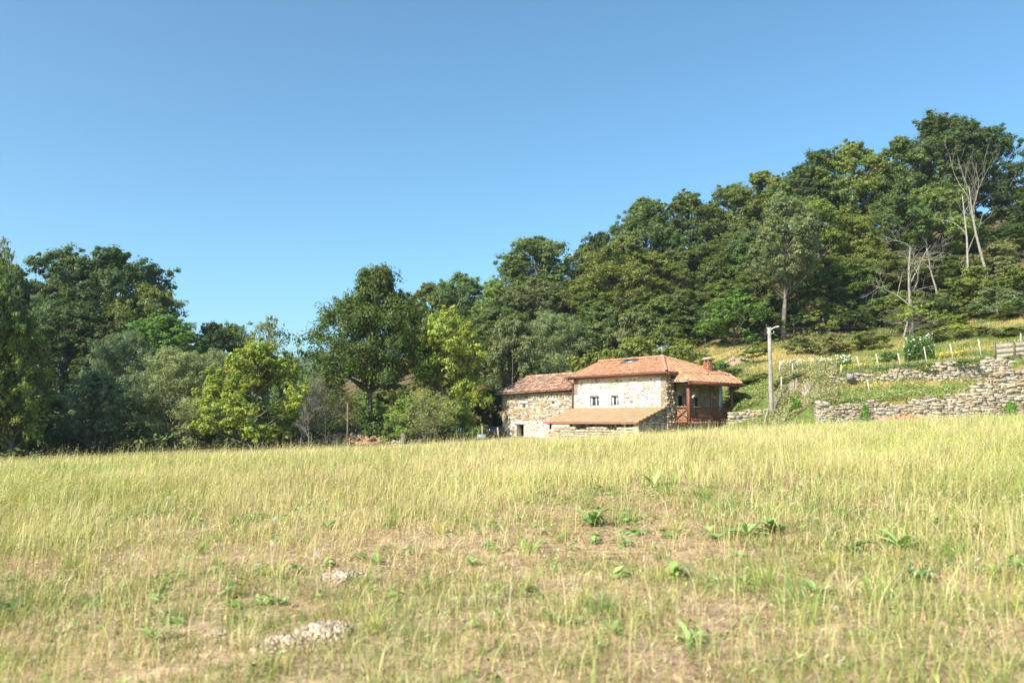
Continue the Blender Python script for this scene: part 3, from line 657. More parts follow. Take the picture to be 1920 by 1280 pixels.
# barn wing
def sagz(u): return 3.93 - .1 * (u - LM) / LW
hb = [(upos(984.6), upos(978), 2.62, 2.98), (upos(1039), upos(1033), 2.88, 3.10), (upos(981), upos(967.5), .3, 1.28)]
hb = [(a - LM, b - LM, c, d) for a, b, c, d in hb]
m = MB(); face_wall(m, H(LM, .06, 0), U1, N1, LW, -.6, 3.75, hb)
stones(m, H(LM, .06, 0), U1, N1, LW, lambda t: 1.55, lambda t: 3.75, rs, PAL['house'], keep=1, h=(.09, .18), w=(.13, .42), proud=.025, holes=hb, mat_=1, bright=.95, fill=.93)
stones(m, H(LM, .06, 0), U1, N1, LW, lambda t: -.5, lambda t: 1.55, rs, PAL['house'], keep=.5, h=(.12, .2), w=(.15, .4), proud=.02, holes=hb, mat_=1, bright=1.1, fill=.8)
m.obj('barn_wall', [M['lime'], M['stone']], house)
m = MB(); face_wall(m, H(LM + LW, 0, 0), U2, U1, D2, -.6, 3.7, [])
m.add([H(LM + LW, 0, 3.7), H(LM + LW, D2, 3.7), H(LM + LW, 3, 5.3)], t=[[0, 1, 2]]); m.obj('barn_end_wall', M['mortar'], house)
for (a, b, c, d) in hb:
    m = MB(); m.box(H(LM + (a + b) / 2, .04, d + .1), b - a + .5, .1, .18, U1, N1, UP, col=(.9, .85, .8)); m.obj('lintel', M['white'], house)

# tiled roofs
TC = [(.49, .25, .14), (.52, .27, .155), (.46, .23, .13), (.53, .29, .175), (.43, .235, .145)]
TO = [(.44, .20, .12), (.50, .27, .17), (.32, .16, .11), (.56, .36, .25), (.26, .17, .13), (.40, .27, .19), (.30,.25,.18)]
def inside(p, poly):
    c = False; n = len(poly)
    for i in range(n):
        a, b = poly[i], poly[(i + 1) % n]
        if (a[1] > p[1]) != (b[1] > p[1]) and p[0] < (b[0] - a[0]) * (p[1] - a[1]) / (b[1] - a[1]) + a[0]: c = not c
    return c
def tiled(name, pts, along, rs, pal=TC, pitch=.21, tl=.38, jit=.006, parent=house, thick=.10, sag=0, vary=.1):
    """pts: coplanar-ish polygon (list of 3-D), along: eave direction. barrel tiles in courses over a solid slab"""
    pts = [np.array(p, float) for p in pts]; n = np.zeros(3)
    for i in range(1, len(pts) - 1): n += np.cross(pts[i] - pts[0], pts[i + 1] - pts[0])
    n /= np.linalg.norm(n); n = n if n[2] > 0 else -n
    e = np.array(along, float); e -= n * (e @ n); e /= np.linalg.norm(e); d = np.cross(n, e); d = d if d[2] < 0 else -d   # d points down the slope
    o = pts[0]; P2 = [((p - o) @ e, (p - o) @ d) for p in pts]
    m = MB(); k = len(pts); top = [p for p in pts]; bot = [p - n * thick for p in pts]
    for i in range(1, k - 1): m.add([top[0], top[i], top[i + 1]], t=[[0, 1, 2]], col=(.36, .15, .09)); m.add([bot[0], bot[i + 1], bot[i]], t=[[0, 1, 2]], col=(.3, .16, .1))
    for i in range(k): j = (i + 1) % k; m.add([top[i], top[j], bot[j], bot[i]], q=[[0, 1, 2, 3]], col=(.42, .2, .13))
    a0, a1 = min(p[0] for p in P2), max(p[0] for p in P2); b0, b1 = min(p[1] for p in P2), max(p[1] for p in P2)
    th = np.linspace(0, np.pi, 6)
    s = a0 + pitch * .5; ci = 0
    while s < a1:
        t = b1 + .03; cs = rs.normal(0, vary * .4)
        while t > b0:
            if inside((s, t - tl * .55), P2):
                js, jt, jz = rs.normal(0, jit * 2), rs.normal(0, jit * 3), abs(rs.normal(0, jit))
                r = pitch * .40; L0, L1 = t - tl * 1.08, t
                c = o + e * (s + js); sk = rs.normal(0, jit * 2)
                va = [c + e * (np.cos(x) * r * .86) + d * (L0 + jt) + n * (np.sin(x) * r * .62 - .012 + jz) for x in th]
                vb = [c + e * (np.cos(x) * r + sk) + d * (L1 + jt) + n * (np.sin(x) * r * .68 + .010 + jz) for x in th]
                c_ = np.array(pal[rs.randint(len(pal))]) * (1 + cs + rs.normal(0, vary))
                m.add(va + vb, q=[[i, i + 1, i + 7, i + 6] for i in range(5)], col=np.clip(c_, 0, 1))
            t -= tl
        s += pitch
    ob = m.obj(name, M['tile'], parent); return ob, m, (e, d, n)
def ridge(name, a, b, rs, pal, parent, r=.12):
    m = MB(); a = np.array(a, float); b = np.array(b, float); L = np.linalg.norm(b - a); k = int(L / .4); d = (b - a) / L
    x = np.cross(d, UP); x /= np.linalg.norm(x); y = np.cross(x, d); th = np.linspace(-.2, np.pi + .2, 7)
    for i in range(k):
        p = a + d * L * i / k; q = a + d * L * (i + 1.1) / k
        va = [p + x * np.cos(t) * r * .9 + y * (np.sin(t) * r * .8 - .02) for t in th]; vb = [q + x * np.cos(t) * r + y * (np.sin(t) * r * .9) for t in th]
        m.add(va + vb, q=[[j, j + 1, j + 8, j + 7] for j in range(6)], col=np.array(pal[rs.randint(len(pal))]) * rs.uniform(.85, 1.15))
    return m.obj(name, M['tile'], parent)
ZE, ZR = 4.87, 6.23
N_ = H(-.45, -.45, ZE); A_ = H(2.81, 3.25, ZR); B_ = H(9.25, 3.25, ZR); Lf = H(9.25, -.45, ZE); Mb = H(-.45, D2 + .3, ZE)
roof, _, fr = tiled('front_roof_slope', [N_, A_, B_, Lf], U1, rs)
tiled('side_roof_slope', [N_, A_, Mb], U2, rs)
tiled('back_roof_slope', [A_, B_, H(9.25, D2 + .45, ZE), H(-.45, D2 + .45, ZE)], U1, rs)
ridge('ridge_tiles', B_ + UP * .06, A_ + UP * .06, rs, TC, roof)
ridge('hip_tiles', N_ + UP * .05, A_ + UP * .06, rs, [(.45, .22, .16), (.5, .27, .2)], roof); ridge('hip_tiles', Mb + UP * .05, A_ + UP * .06, rs, TC, roof)
# skirt over the balcony
Bc = H(-1.62, .35, 4.24); Fc = H(-1.62, 6.6, 4.22); Ca = H(-.42, .35, 4.28)
tiled('balcony_roof', [H(-.44, .95, ZE - .03), Bc, Fc, Mb - UP * .03], U2, rs)
tiled('balcony_roof_hip', [H(-.44, .95, ZE - .02), Bc, H(-.1, .35, 4.24)], U1, rs)
ridge('hip_tiles', Bc + UP * .05, H(-.44, .95, ZE + .03), rs, TC, roof, .1)
ridge('hip_tiles', Fc + UP * .05, Mb + UP * .05, rs, TC, roof, .11)
m = MB(); m.bar(H(-.1, .30, 4.20), Bc + UP * -.04 - U2 * .05, .05, .05); m.obj('flashing', M['metal'], house)
# skylight
c0 = N_ + (A_ - N_) * 0; e_, d_, n_ = fr
def slope(u, v): return H(u, v, ZE + (ZR - ZE) * (v + .45) / 3.7)
m = MB(); c = (slope(5.3, 2.45)) + n_ * .10
m.box(c, 1.25, .75, .09, U1, d_, n_, col=(.5, .5, .52)); sk = m.obj('skylight', M['metal'], roof)
m = MB(); m.box(c + n_ * .05, 1.08, .58, .02, U1, d_, n_); m.obj('skylight_pane', M['glass'], roof)
# fascia, gutters, pipes
m = MB(); m.bar(H(9.2, -.40, ZE - .14), H(-.40, -.40, ZE - .14), .05, .16); m.bar(H(-.40, -.40, ZE - .14), H(-.40, .9, ZE - .14), .05, .2)
m.obj('eaves_board', M['wood'], house)
m = MB(); th = np.linspace(np.pi, 2 * np.pi, 6); 
def gutter(m, a, b, r=.075):
    a = np.array(a); b = np.array(b); d = (b - a) / np.linalg.norm(b - a); x = np.cross(d, UP); x /= np.linalg.norm(x)
    for rr in (r, r * .85):
        v = [p + x * np.cos(t) * rr + UP * np.sin(t) * rr for p in (a, b) for t in th]; m.add(v, q=[[i, i + 1, i + 7, i + 6] for i in range(5)])
gutter(m, H(9.25, -.53, ZE - .04), H(-.5, -.53, ZE - .06)); m.obj('gutter', M['gutter'], house)
m = MB(); m.tube([H(9.0, -.52, ZE - .1), H(8.95, -.5, ZE - .25), H(8.85, -.12, ZE - .5), H(8.85, -.1, ZE - .7), H(8.85, -.1, 2.5)], .05, 8); m.obj('downpipe', M['gutter'], house)
m = MB(); m.tube([H(-.42, .1, ZE - .15), H(-.2, .86, 4.3), H(-.12, .9, 4.0), H(-.12, .9, .3)], .06, 8); m.obj('downpipe', M['dark'], house)  # real pipe; its near-black colour also stands in for the shadow strip
# barn roof (old loose tiles)
rb = np.random.RandomState(8); RZ = 5.40
broof, _, _f = tiled('barn_roof', [H(LM + .05, -.42, 4.00), H(LM + .05, 3.1, RZ + .02), H(LM + LW + .35, 3.1, RZ - .04), H(LM + LW + .35, -.42, 3.86)], U1, rb, TO, jit=.016, vary=.16, tl=.36)
tiled('barn_back_roof', [H(LM + .05, 3.1, RZ + .02), H(LM + .05, D2 + .4, 4.0), H(LM + LW + .35, D2 + .4, 3.9), H(LM + LW + .35, 3.1, RZ - .04)], U1, rb, TO, jit=.016, vary=.16)
ridge('ridge_tiles', H(LM + .3, 3.1, RZ + .07), H(LM + LW + .35, 3.1, RZ), rb, TO, broof)
m = MB()
for k in range(26):       # rough eave: boards, rafters and mortar lumps
    u = LM + .2 + k * .325; m.bar(H(u, .3, 3.86 - .005 * k * .5), H(u, -.40, 3.80 - .005 * k * .5), .09, .10)
m.obj('rafters', M['dark'], broof)
m = MB(); gutter(m, H(LM + 5.2, -.5, 3.86), H(LM + LW + .3, -.5, 3.80)); m.obj('gutter', M['metal'], house)
# lean-to
lz0, lz1 = 1.46, 2.48
lroof, _, lf = tiled('lean_to_roof', [H(-.02, -.04, lz1), H(LM + .25, -.04, lz1), H(LM + .25, -3.05, lz0), H(-.02, -3.05, lz0)], U1, rs,
                     [(.54, .31, .19), (.52, .295, .18), (.56, .325, .20)], pitch=.20, tl=.42, vary=.03, jit=.0015)
m = MB()
for k in range(8):
    a = H(-.04, -.1 - k * .38, lz1 - (lz1 - lz0) * (k * .38 + .06) / 3.0 + .05); b = H(-.04, -.1 - (k + 1.05) * .38, lz1 - (lz1 - lz0) * ((k + 1.05) * .38 + .06) / 3.0 + .07); m.tube([a, b], [.085, .1], 8, col=(.7, .32, .18))
m.obj('verge_tiles', M['tile'], lroof)
m = MB(); stones(m, H(.1, -2.75, 0), U1, N1, LM - .2, lambda t: -.5, lambda t: 1.14 + .08 * math.sin(t * 2), rs, PAL['dry'], keep=1, proud=.05, depth=.35, mat_=0, bright=1.1)
m.box(H(LM / 2, -2.5, .1), LM, .3, 1.5, U1, N1, UP, col=(.5, .42, .33)); m.obj('lean_to_wall', M['stone'], house)
m = MB(); A0 = H(.12, -2.8, 0); L_ = 2.8
stones(m, A0, U2, N2, L_, lambda t: -.5, lambda t: lz0 - .05 + (lz1 - lz0 - .1) * t / L_, rs, PAL['dry'], keep=1, proud=.04, depth=.3)
v = [H(.2, -2.8, -.6), H(.2, 0, -.6), H(.2, 0, lz1 - .14), H(.2, -2.8, lz0 - .08)]; m.add(v + [p + U1 * .3 for p in v], q=[[3, 2, 1, 0], [4, 5, 6, 7], [0, 1, 5, 4], [2, 3, 7, 6], [1, 2, 6, 5], [0, 4, 7, 3]], col=(.5, .42, .34))
m.obj('lean_to_side_wall', M['stone'], house)
m = MB()
for k in range(5): u = .25 + k * (LM - .4) / 4; m.bar(H(u, -2.6, .9), H(u, -2.6, 1.36), .12, .12)
m.bar(H(.2, -2.75, 1.38), H(LM, -2.75, 1.38), .1, .14); m.obj('lean_to_beams', M['dark'], house)
# balcony
bal = link('balcony', None, house)
ZF, ZT = 1.55, 2.50; BV = (.9, 3.42, 5.85)
for v in BV:
    m = MB(); w = .2 if v == .9 else .15
    m.bar(H(-1.2, v, ZF - .18), H(-1.2, v, 4.08), w, w); m.box(H(-1.2, v, 4.02), w + .1, .5, .12, U1, U2, UP); m.bar(H(-1.2, v + .06, 3.6), H(-1.2, v + .42, 3.98), .08, .08); m.obj('post', M['wood'], bal)
m = MB(); m.bar(H(-1.2, .75, 4.15), H(-1.2, 6.4, 4.12), .16, .18); m.bar(H(-1.2, .9, 4.10), H(-.02, .9, 4.10), .12, .14)
m.bar(H(-1.6, .36, 4.12), H(-1.6, 6.55, 4.08), .05, .24); m.obj('beam', M['wood'], bal)
m = MB(); m.box(H(-.62, 3.4, ZF - .06), 1.2, 5.2, .07, U1, U2, UP); m.bar(H(-1.25, .8, ZF - .11), H(-1.25, 6.0, ZF - .11), .09, .18)
for k in range(7): m.bar(H(-1.15, .95 + k * .8, ZF - .16), H(-.02, .95 + k * .8, ZF - .16), .12, .12)
m.obj('floor', M['wood'], bal)
for a, b in ((BV[0], BV[1]), (BV[1], BV[2])):
    m = MB(); m.bar(H(-1.2, a + .1, ZT), H(-1.2, b - .08, ZT), .09, .07); m.bar(H(-1.2, a + .1, ZF + .12), H(-1.2, b - .08, ZF + .12), .07, .07)
    k = int((b - a - .2) / .125)
    for i in range(k):
        v = a + .17 + i * (b - a - .3) / (k - 1); m.tube([H(-1.2, v, ZF + .14), H(-1.2, v, ZF + .35), H(-1.2, v, ZF + .5), H(-1.2, v, ZF + .65), H(-1.2, v, ZT)], [.024, .034, .02, .034, .022], 6)
    m.obj('railing', M['wood'], bal)
m = MB(); m.bar(H(-1.12, .9, ZT), H(-.1, .9, ZT), .09, .07); m.bar(H(-1.12, .9, ZF + .12), H(-.1, .9, ZF + .12), .07, .07)
m.bar(H(-1.1, .9, ZF + .16), H(-.12, .9, ZT - .06), .05, .06); m.bar(H(-.12, .9, ZF + .16), H(-1.1, .9, ZT - .06), .05, .06); m.box(H(-.6, .9, ZF - .03), 1.1, .06, .34, U1, U2, UP)
m.obj('railing', M['wood'], bal)
# chimney
ch = MB(); cz = 4.7
for k in range(9):
    for (du, dv, L, a, b) in ((0, -.2, .46, U1, U2), (0, .2, .46, U1, U2), (-.2, 0, .3, U2, U1), (.2, 0, .3, U2, U1)):
        nb = 2
        for i in range(nb): stone(ch, H(.35 + du, 5.3 + dv, cz + k * .125) + a * ((i - .5) * L / 2), L / nb * .96, .13, .11, a, b, UP, rb, np.array([.9, .85, .8]) * rb.uniform(.8, 1.2), 0, .05, .02)
chim = ch.obj('chimney', M['brick'], house)
m = MB()
for du in (-.16, .16):
    for dv in (-.16, .16): m.bar(H(.35 + du, 5.3 + dv, 5.78), H(.35 + du, 5.3 + dv, 5.98), .09, .09, col=(.5, .3, .2))
stone(m, H(.35, 5.3, 6.03), .72, .68, .1, U1, U2, UP, rb, (.52, .42, .33)); stone(m, H(.32, 5.3, 6.11), .5, .5, .08, U1, U2, UP, rb, (.6, .46, .36)); m.obj('chimney_cap', M['stone'], chim)
# television aerial
ap = H(2.85, 3.2, 6.2)
m = MB(); m.tube([ap, ap + UP * .85], .018, 6); bdir = np.array([.8, .2, .28]); bdir /= np.linalg.norm(bdir); ac = ap + UP * .75
m.tube([ac - bdir * .3, ac + bdir * .6], .014, 5)
for k in range(8):
    c = ac + bdir * (-.28 + k * .12); s_ = np.array([-.25, .9, .5]); s_ /= np.linalg.norm(s_); L = .34 - k * .02; m.tube([c - s_ * L, c + s_ * L], .008, 4)
for sg in (-1, 1):
    m.tube([ac - bdir * .3, ac - bdir * .3 + UP * .3 * sg + bdir * -.1], .012, 4)
m.obj('television_aerial', M['metal'], house)
# firewood behind the end railing
m = MB(); rw = np.random.RandomState(3)
for i in range(9):
    for j in range(7 + (i % 3)):
        c = H(-1.0 + i * .1, 1.12, ZF + .06 + j * .115); v = .15; m.tube([c - U2 * v, c + U2 * v + rw.normal(0, .01, 3)], rw.uniform(.045, .06), 6, col=np.array([.8, .62, .45]) * rw.uniform(.7, 1.1))
tag(m.obj('firewood_stack', M['post']), 'stack of split pale firewood behind the end railing of the balcony', 'firewood')
m = MB(); m.bar(H(-1.28, 1.15, 3.12), H(-1.3, 1.42, 3.32), .14, .12); tag(m.obj('bird_box', M['post']), 'small pale wooden bracket hanging on the thick balcony post', 'wooden box')
m = MB(); c = H(-1.1, 3.75, 3.22)
for i, (du, dv, dz) in enumerate(((0, 0, 0), (.05, .12, .03), (.02, -.12, .05), (0, .2, -.04))): stone(m, c + U2 * dv + UP * dz + U1 * du, .12, .16, .1, U1, U2, UP, rw, (.6, .33, .2), 0, .2, .4)
m.tube([c + UP * .05, c + UP * .8], .006, 4, col=(.3, .3, .3)); tag(m.obj('hanging_basket', M['stone']), 'rust coloured basket hanging beside the middle balcony post', 'hanging basket')
# ---------------------------------------------------------------- dry stone walls
def drywall(name, pts, top, bot, label, seed, h=(.08, .19), w=(.16, .50), thick=.5, cat='stone wall', pal='dry', bright=1.02):
    """pts: plan points; top/bot: z at these points"""
    rs = np.random.RandomState(seed); m = MB(); pts = [np.array([p[0], p[1], 0.]) for p in pts]
    for i in range(len(pts) - 1):
        a, b = pts[i], pts[i + 1]; L = np.linalg.norm(b - a); u = (b - a) / L; n = np.array([u[1], -u[0], 0]); n = n if n[1] < 0 else -n
        zt_ = lambda t: top[i] + (top[i + 1] - top[i]) * t / L + .12 * math.sin(t * 1.7 + seed) + .07 * math.sin(t * 4.1); zb = lambda t: bot[i] + (bot[i + 1] - bot[i]) * t / L
        t0 = 0
        while t0 < L - .2:
            t1 = min(L, t0 + rs.uniform(.9, 2.4)); k = rs.uniform(.7, 1.35)
            if L - t1 < .5: t1 = L
            stones(m, a + u * t0, u, n, t1 - t0 + .08, lambda t: zb(t + t0) - rs.rand() * .1, lambda t: zt_(t + t0), rs, PAL[pal], (h[0] * k, h[1] * k), (w[0] * .7, w[1] * k), proud=.06, depth=thick * .6, bright=bright * rs.uniform(.92, 1.08), jit=.17, rot=.12, fill=1.03)
            t0 = t1
        stones(m, a, u, n, L, lambda t: zt_(t) - .22, lambda t: zt_(t) + .12, rs, PAL[pal], (.08, .16), w, proud=-.2, depth=thick * .6, bright=bright, keep=.8, jit=.17, rot=.12)
        v = [a + UP * (bot[i] - .3), b + UP * (bot[i + 1] - .3), b + UP * (top[i + 1] - .22), a + UP * (top[i] - .22)]
        m.add(v + [p - n * thick for p in v], q=[[0, 1, 2, 3], [7, 6, 5, 4], [3, 2, 6, 7], [0, 3, 7, 4], [1, 5, 6, 2]], col=(.27, .21, .155))
    return tag(m.obj(name, M['stone']), label, cat)
def pw(px, Y): return (ax(px) * Y, Y)
def zz(py, Y): return P(960, py, Y).z
drywall('stone_wall', [pw(1531, 45.6), pw(1640, 45.6), pw(1780, 45.7), pw(1825, 45.7), pw(1880, 45.7), pw(2100, 45.7)],
        [zz(756, 45.6), zz(757, 45.6), zz(749, 45.6), zz(729, 45.6), zz(692, 45.6), zz(664, 45.6)], [1.0] * 6, 'lower dry stone wall with long flat stones, topped by grass, running to the right edge', 21, h=(.08, .18), w=(.2, .60))
drywall('stone_wall', [pw(1558, 50.1), pw(1620, 50.1), pw(1700, 50.1), pw(1800, 50), pw(1880, 49.9), pw(2000, 49.8)],
        [zz(706, 50), zz(702, 50), zz(694, 50), zz(681, 50), zz(673, 50), zz(666, 50)], [3.2, 3.2, 3.2, 3.3, 3.6, 4.5], 'upper dry stone retaining wall below the row of white stakes', 22, h=(.08, .18), w=(.15, .45))
drywall('stone_wall', [pw(1366, 56), pw(1405, 56), pw(1443, 56)], [zz(772, 56), zz(768, 56), zz(764, 56)], [1.0] * 3, 'short low stone wall between the balcony and the utility pole', 23)
drywall('stone_wall', [pw(1448, 58), pw(1486, 57)], [zz(758, 58), zz(757, 57)], [1.6] * 2, 'tumbled bit of stone wall just right behind the utility pole', 24)
drywall('stone_wall', [pw(735, 61), pw(790, 61)], [zz(829, 61), zz(827, 61)], [-.9] * 2, 'very low pale kerb of stones in the grass right of the beech', 25)
drywall('stone_wall', [pw(1398, 66), pw(1428, 67)], [zz(700, 66), zz(699, 67)], [4.2, 4.3], 'little dark stone wall on the bank under the small sapling', 26)
m = MB(); rs = np.random.RandomState(31)
for k in range(150):
    t = rs.rand(); px = 1648 + 100 * t; hgt = .62 * math.sin(math.pi * min(1, max(0, .12 + t * .8))) ** .6
    Y = 45.2 - rs.rand() * .7; zc = float(zt(ax(px) * Y, Y)) + rs.rand() * hgt * (1 - (45.2 - Y) / 1.2)
    a = rs.uniform(0, 3.1); ux = np.array([math.cos(a), math.sin(a) * .5, rs.normal(0, .3)]); ux /= np.linalg.norm(ux); uy = np.cross(UP, ux); uy /= np.linalg.norm(uy); uz = np.cross(ux, uy)
    c = np.array([(.58, .24, .13), (.66, .33, .2), (.5, .22, .14), (.55, .4, .3)][rs.randint(4)]) * rs.uniform(.8, 1.15)
    stone(m, (ax(px) * Y, Y, zc + .12), rs.uniform(.18, .38), rs.uniform(.12, .2), rs.uniform(.05, .13), ux, uy, uz, rs, c, 0, .1, .1)
tag(m.obj('tile_heap', M['tile']), 'heap of broken orange roof tiles against the lower stone wall', 'rubble heap')
s1 = MB(); stone(s1, P(1537, 704, 50) + Vector((0, 0, 0)), .1, .1, .1, np.array([1., 0, 0]), np.array([0, 1., 0]), UP, rs, (.3, .3, .3))
m = MB(); p = P(1594, 706, 49.8); stone(m, np.array(p), .36, .3, .36, np.array([1., 0, 0]), np.array([0, 1., 0]), UP, rs, (.30, .28, .28), 0, .12)
tag(m.obj('boulder', M['stone']), 'dark grey block sticking up from the left part of the upper wall', 'boulder')
m = MB(); p = P(1739, 688, 50.3); stone(m, np.array(p), .34, .3, .24, np.array([1., 0, 0]), np.array([0, 1., 0]), UP, rs, (.6, .55, .5), 0, .12)
tag(m.obj('boulder', M['stone']), 'small pale stone at the foot of a white stake on the upper wall', 'boulder')

# ---------------------------------------------------------------- stakes and fences
SG = 'white stakes along the terrace edge'
stk = [(1462, 676, 698, 54, 'stake on the bank, first right of the utility pole'), (1486, 681, 697, 54, 'stake on the bank, second right of the utility pole'),
       (1577, 683, 702, 51, 'short stake left of the leaning pair'), (1610, 668, 692, 51, 'stake leaning left, left one of the leaning pair'),
       (1646, 663, 690, 51, 'stake leaning left, right one of the leaning pair by the dark round bush'), (1687, 662, 689, 51.5, 'thin stake right of the dark round bush'),
       (1736, 650, 684, 51.5, 'thick stake before the white flowering shrub'), (1785, 645, 675, 51.5, 'leaning stake left of the yellow flowers'),
       (1838, 636, 670, 51.5, 'tall leaning stake left of the plank fence'), (1914, 625, 644, 52.5, 'stake above the plank fence at the right edge'),
       (1629, 711, 737, 48.5, 'lone stake leaning on the grass terrace between the two stone walls'), (1465, 706, 730, 50, 'stake standing in the pale dry tufts')]
for px, t, b, Y, lab in stk:
    m = MB(); lean = 0 if px in (1462, 1486, 1577, 1465, 1914) else -6
    m.tube([np.array(P(px + (3 if lean else 0), b + 3, Y)), np.array(P(px + lean * .6, t, Y))], [.042, .036], 6)
    tag(m.obj('stake', M['post']), 'pale wooden ' + lab, 'stake', SG)
m = MB(); fn = thing('plank_fence', 'weathered grey plank fence panel on the upper wall at the right edge', 'fence', P(1895, 670, 50.6))
fo = np.array(fn.location)
for k in range(3):
    m = MB(); y0, y1 = 648 + k * 9.5, 642 + k * 9.5; m.bar(np.array(P(1868, y0 + 2, 50.6)) - fo, np.array(P(1990, y1 - 4, 50.6)) - fo, .04, .28, col=(1, .97, .92)); m.obj('plank', M['greywood'], fn)
for px in (1866, 1902, 1944):
    m = MB(); m.bar(np.array(P(px, 676, 50.5)) - fo, np.array(P(px - 1, 640, 50.5)) - fo, .09, .09, col=(.55, .45, .35)); m.obj('post', M['greywood'], fn)
# planks propped by the pole and gate board
for i, (x0, y0, x1, y1, w, lab) in enumerate([(1431, 795, 1441, 766, .14, 'weathered board leaning left of the foot of the pole'), (1470, 790, 1456, 760, .12, 'weathered board leaning right against the foot of the pole'),
        (1455, 790, 1453, 762, .2, 'upright white board just right of the pole foot'), (1525, 783, 1530, 757, .22, 'pale upright slab at the left end of the lower stone wall'),
        (1496, 784, 1489, 762, .07, 'dark thin stick leaning in the gap between the walls'), (1519, 785, 1502, 763, .05, 'second dark stick leaning nearer to the lower stone wall')]):
    m = MB(); m.bar(np.array(P(x0, y0 + 6, 50.5)), np.array(P(x1, y1, 50.9)), w, .05, up=(0, 1, .2)); tag(m.obj('board' if i < 4 else 'stick', M['greywood'] if i < 4 else M['dark']), lab, 'board' if i < 4 else 'stick')
# utility pole
pb = P(1447.5, 800, 50.2); pt = P(1443.5, 614, 50.2)
pole = thing('utility_pole', 'tall grey concrete utility pole with a small lamp at its top, right of the house', 'utility pole', pb)
pl = np.array(pb); v = np.array(pt) - pl; v[0] *= .3; v[1] = 0
m = MB(); m.tube([np.array([0, 0, -.8]), v * .33, v * .66, v], [.15, .135, .12, .10], 10); m.obj('shaft', M['concrete'], pole)
m = MB(); m.bar(v + [-.14, -.02, -.38], v + [.3, -.02, -.38], .05, .06); m.bar(v + [-.14, -.02, -.12], v + [.12, -.02, -.12], .05, .05)
for dx, dz in ((-.13, -.33), (.28, -.33), (-.13, -.07), (.1, -.07)): m.tube([v + [dx, -.02, dz], v + [dx, -.02, dz + .1]], [.035, .025], 6)
m.obj('crossarm', M['metal'], pole)
m = MB(); m.tube([v + [.08, -.05, -.14], v + [.25, -.1, -.02], v + [.38, -.12, .03]], .025, 6)
stone(m, v + [.45, -.13, .04], .26, .11, .06, np.array([.98, 0, .2]), np.array([0, 1., 0]), np.array([-.2, 0, .98]), rs, (1, 1, 1), 0, .01, 0); m.obj('lamp', M['white'], pole)
vt = pl + v
def cable(a, b, sag, label, r=.016):
    t = np.linspace(0, 1, 24)[:, None]; p = np.array(a) * (1 - t) + np.array(b) * t; p[:, 2] -= (4 * sag * t * (1 - t))[:, 0]
    m = MB(); m.tube(p, r, 5); tag(m.obj('overhead_cable', M['wire']), label, 'cable', 'overhead cables at the pole')
cable(vt + [.1, 0, 0], P(1990, 585, 75), .5, 'highest thin cable running right from the pole past the trunks')
cable(vt + [.1, 0, -.07], P(1990, 600, 75), .7, 'middle thin cable running right from the pole past the trunks', .013)
cable(vt + [.28, 0, -.3], P(1990, 570, 75), 1.3, 'lowest thicker cable running right from the pole past the trunks', .02)
cable(vt + [-.1, 0, -.02], P(1322, 668, 58.5), .35, 'upper cable running left from the pole down behind the farmhouse')
cable(vt + [-.1, 0, -.15], P(1330, 682, 58.5), .3, 'middle cable running left from the pole down behind the farmhouse')
cable(vt + [-.13, 0, -.3], P(1335, 694, 58.5), .3, 'lowest cable running left from the pole down behind the farmhouse')
# small things left of the barn
m = MB(); a = on(905, 58); m.tube([np.array(a), np.array(P(904, 798, 58))], .06, 7, col=(.6, .45, .35)); tag(m.obj('fence_post', M['post']), 'rusty brown fence post with a blue rag left of the barn', 'post')
m = MB(); a = on(936, 60); m.tube([np.array(a), np.array(P(933, 801, 60))], .06, 7); tag(m.obj('fence_post', M['greywood']), 'grey fence post close to the barn left corner', 'post')
m = MB(); a = np.array(P(903, 818, 56)); stone(m, a, .6, .4, .3, np.array([1., 0, 0]), np.array([0, 1., 0]), UP, rs, (1, 1., 1.), 0, .05, .1); tag(m.obj('blue_tub', M['plastic']), 'pale blue tub half sunk in grass left of the barn', 'tub')
m = MB(); a = np.array(P(874, 806, 66)); stone(m, a, 1.3, .9, .5, np.array([1., 0, 0]), np.array([0, 1., 0]), UP, rs, (.5, .7, 1.2), 0, .08, .1); tag(m.obj('tarpaulin', M['plastic']), 'dark blue tarpaulin bundle in shade under the walnut tree', 'tarpaulin')
m = MB(); a = np.array(P(925, 808, 66)); m.box(a, 1.6, .6, .6, col=(.15, .17, .2)); m.box(a + [0, 0, .33], 1.7, .7, .05, col=(.25, .28, .3)); tag(m.obj('trough', M['metal']), 'dull grey metal trough in shade beside the barn left corner', 'trough')
for px, t, Y, r, lab in ((652, 754, 60, .07, 'pale brown timber post standing left of the beech trunk'), (757, 806, 60, .22, 'thick grey tree stump right of the beech trunk')):
    m = MB(); a = np.array(on(px, Y)) - [0, 0, .3]; b = np.array(P(px, t, Y)); m.tube([a, (a + b) / 2 + [.02, 0, 0], b], [r * 1.2, r, r * .9], 8, col=(.5, .45, .38)); tag(m.obj('post' if r < .1 else 'tree_stump', M['greywood']), lab, 'post' if r < .1 else 'tree stump')
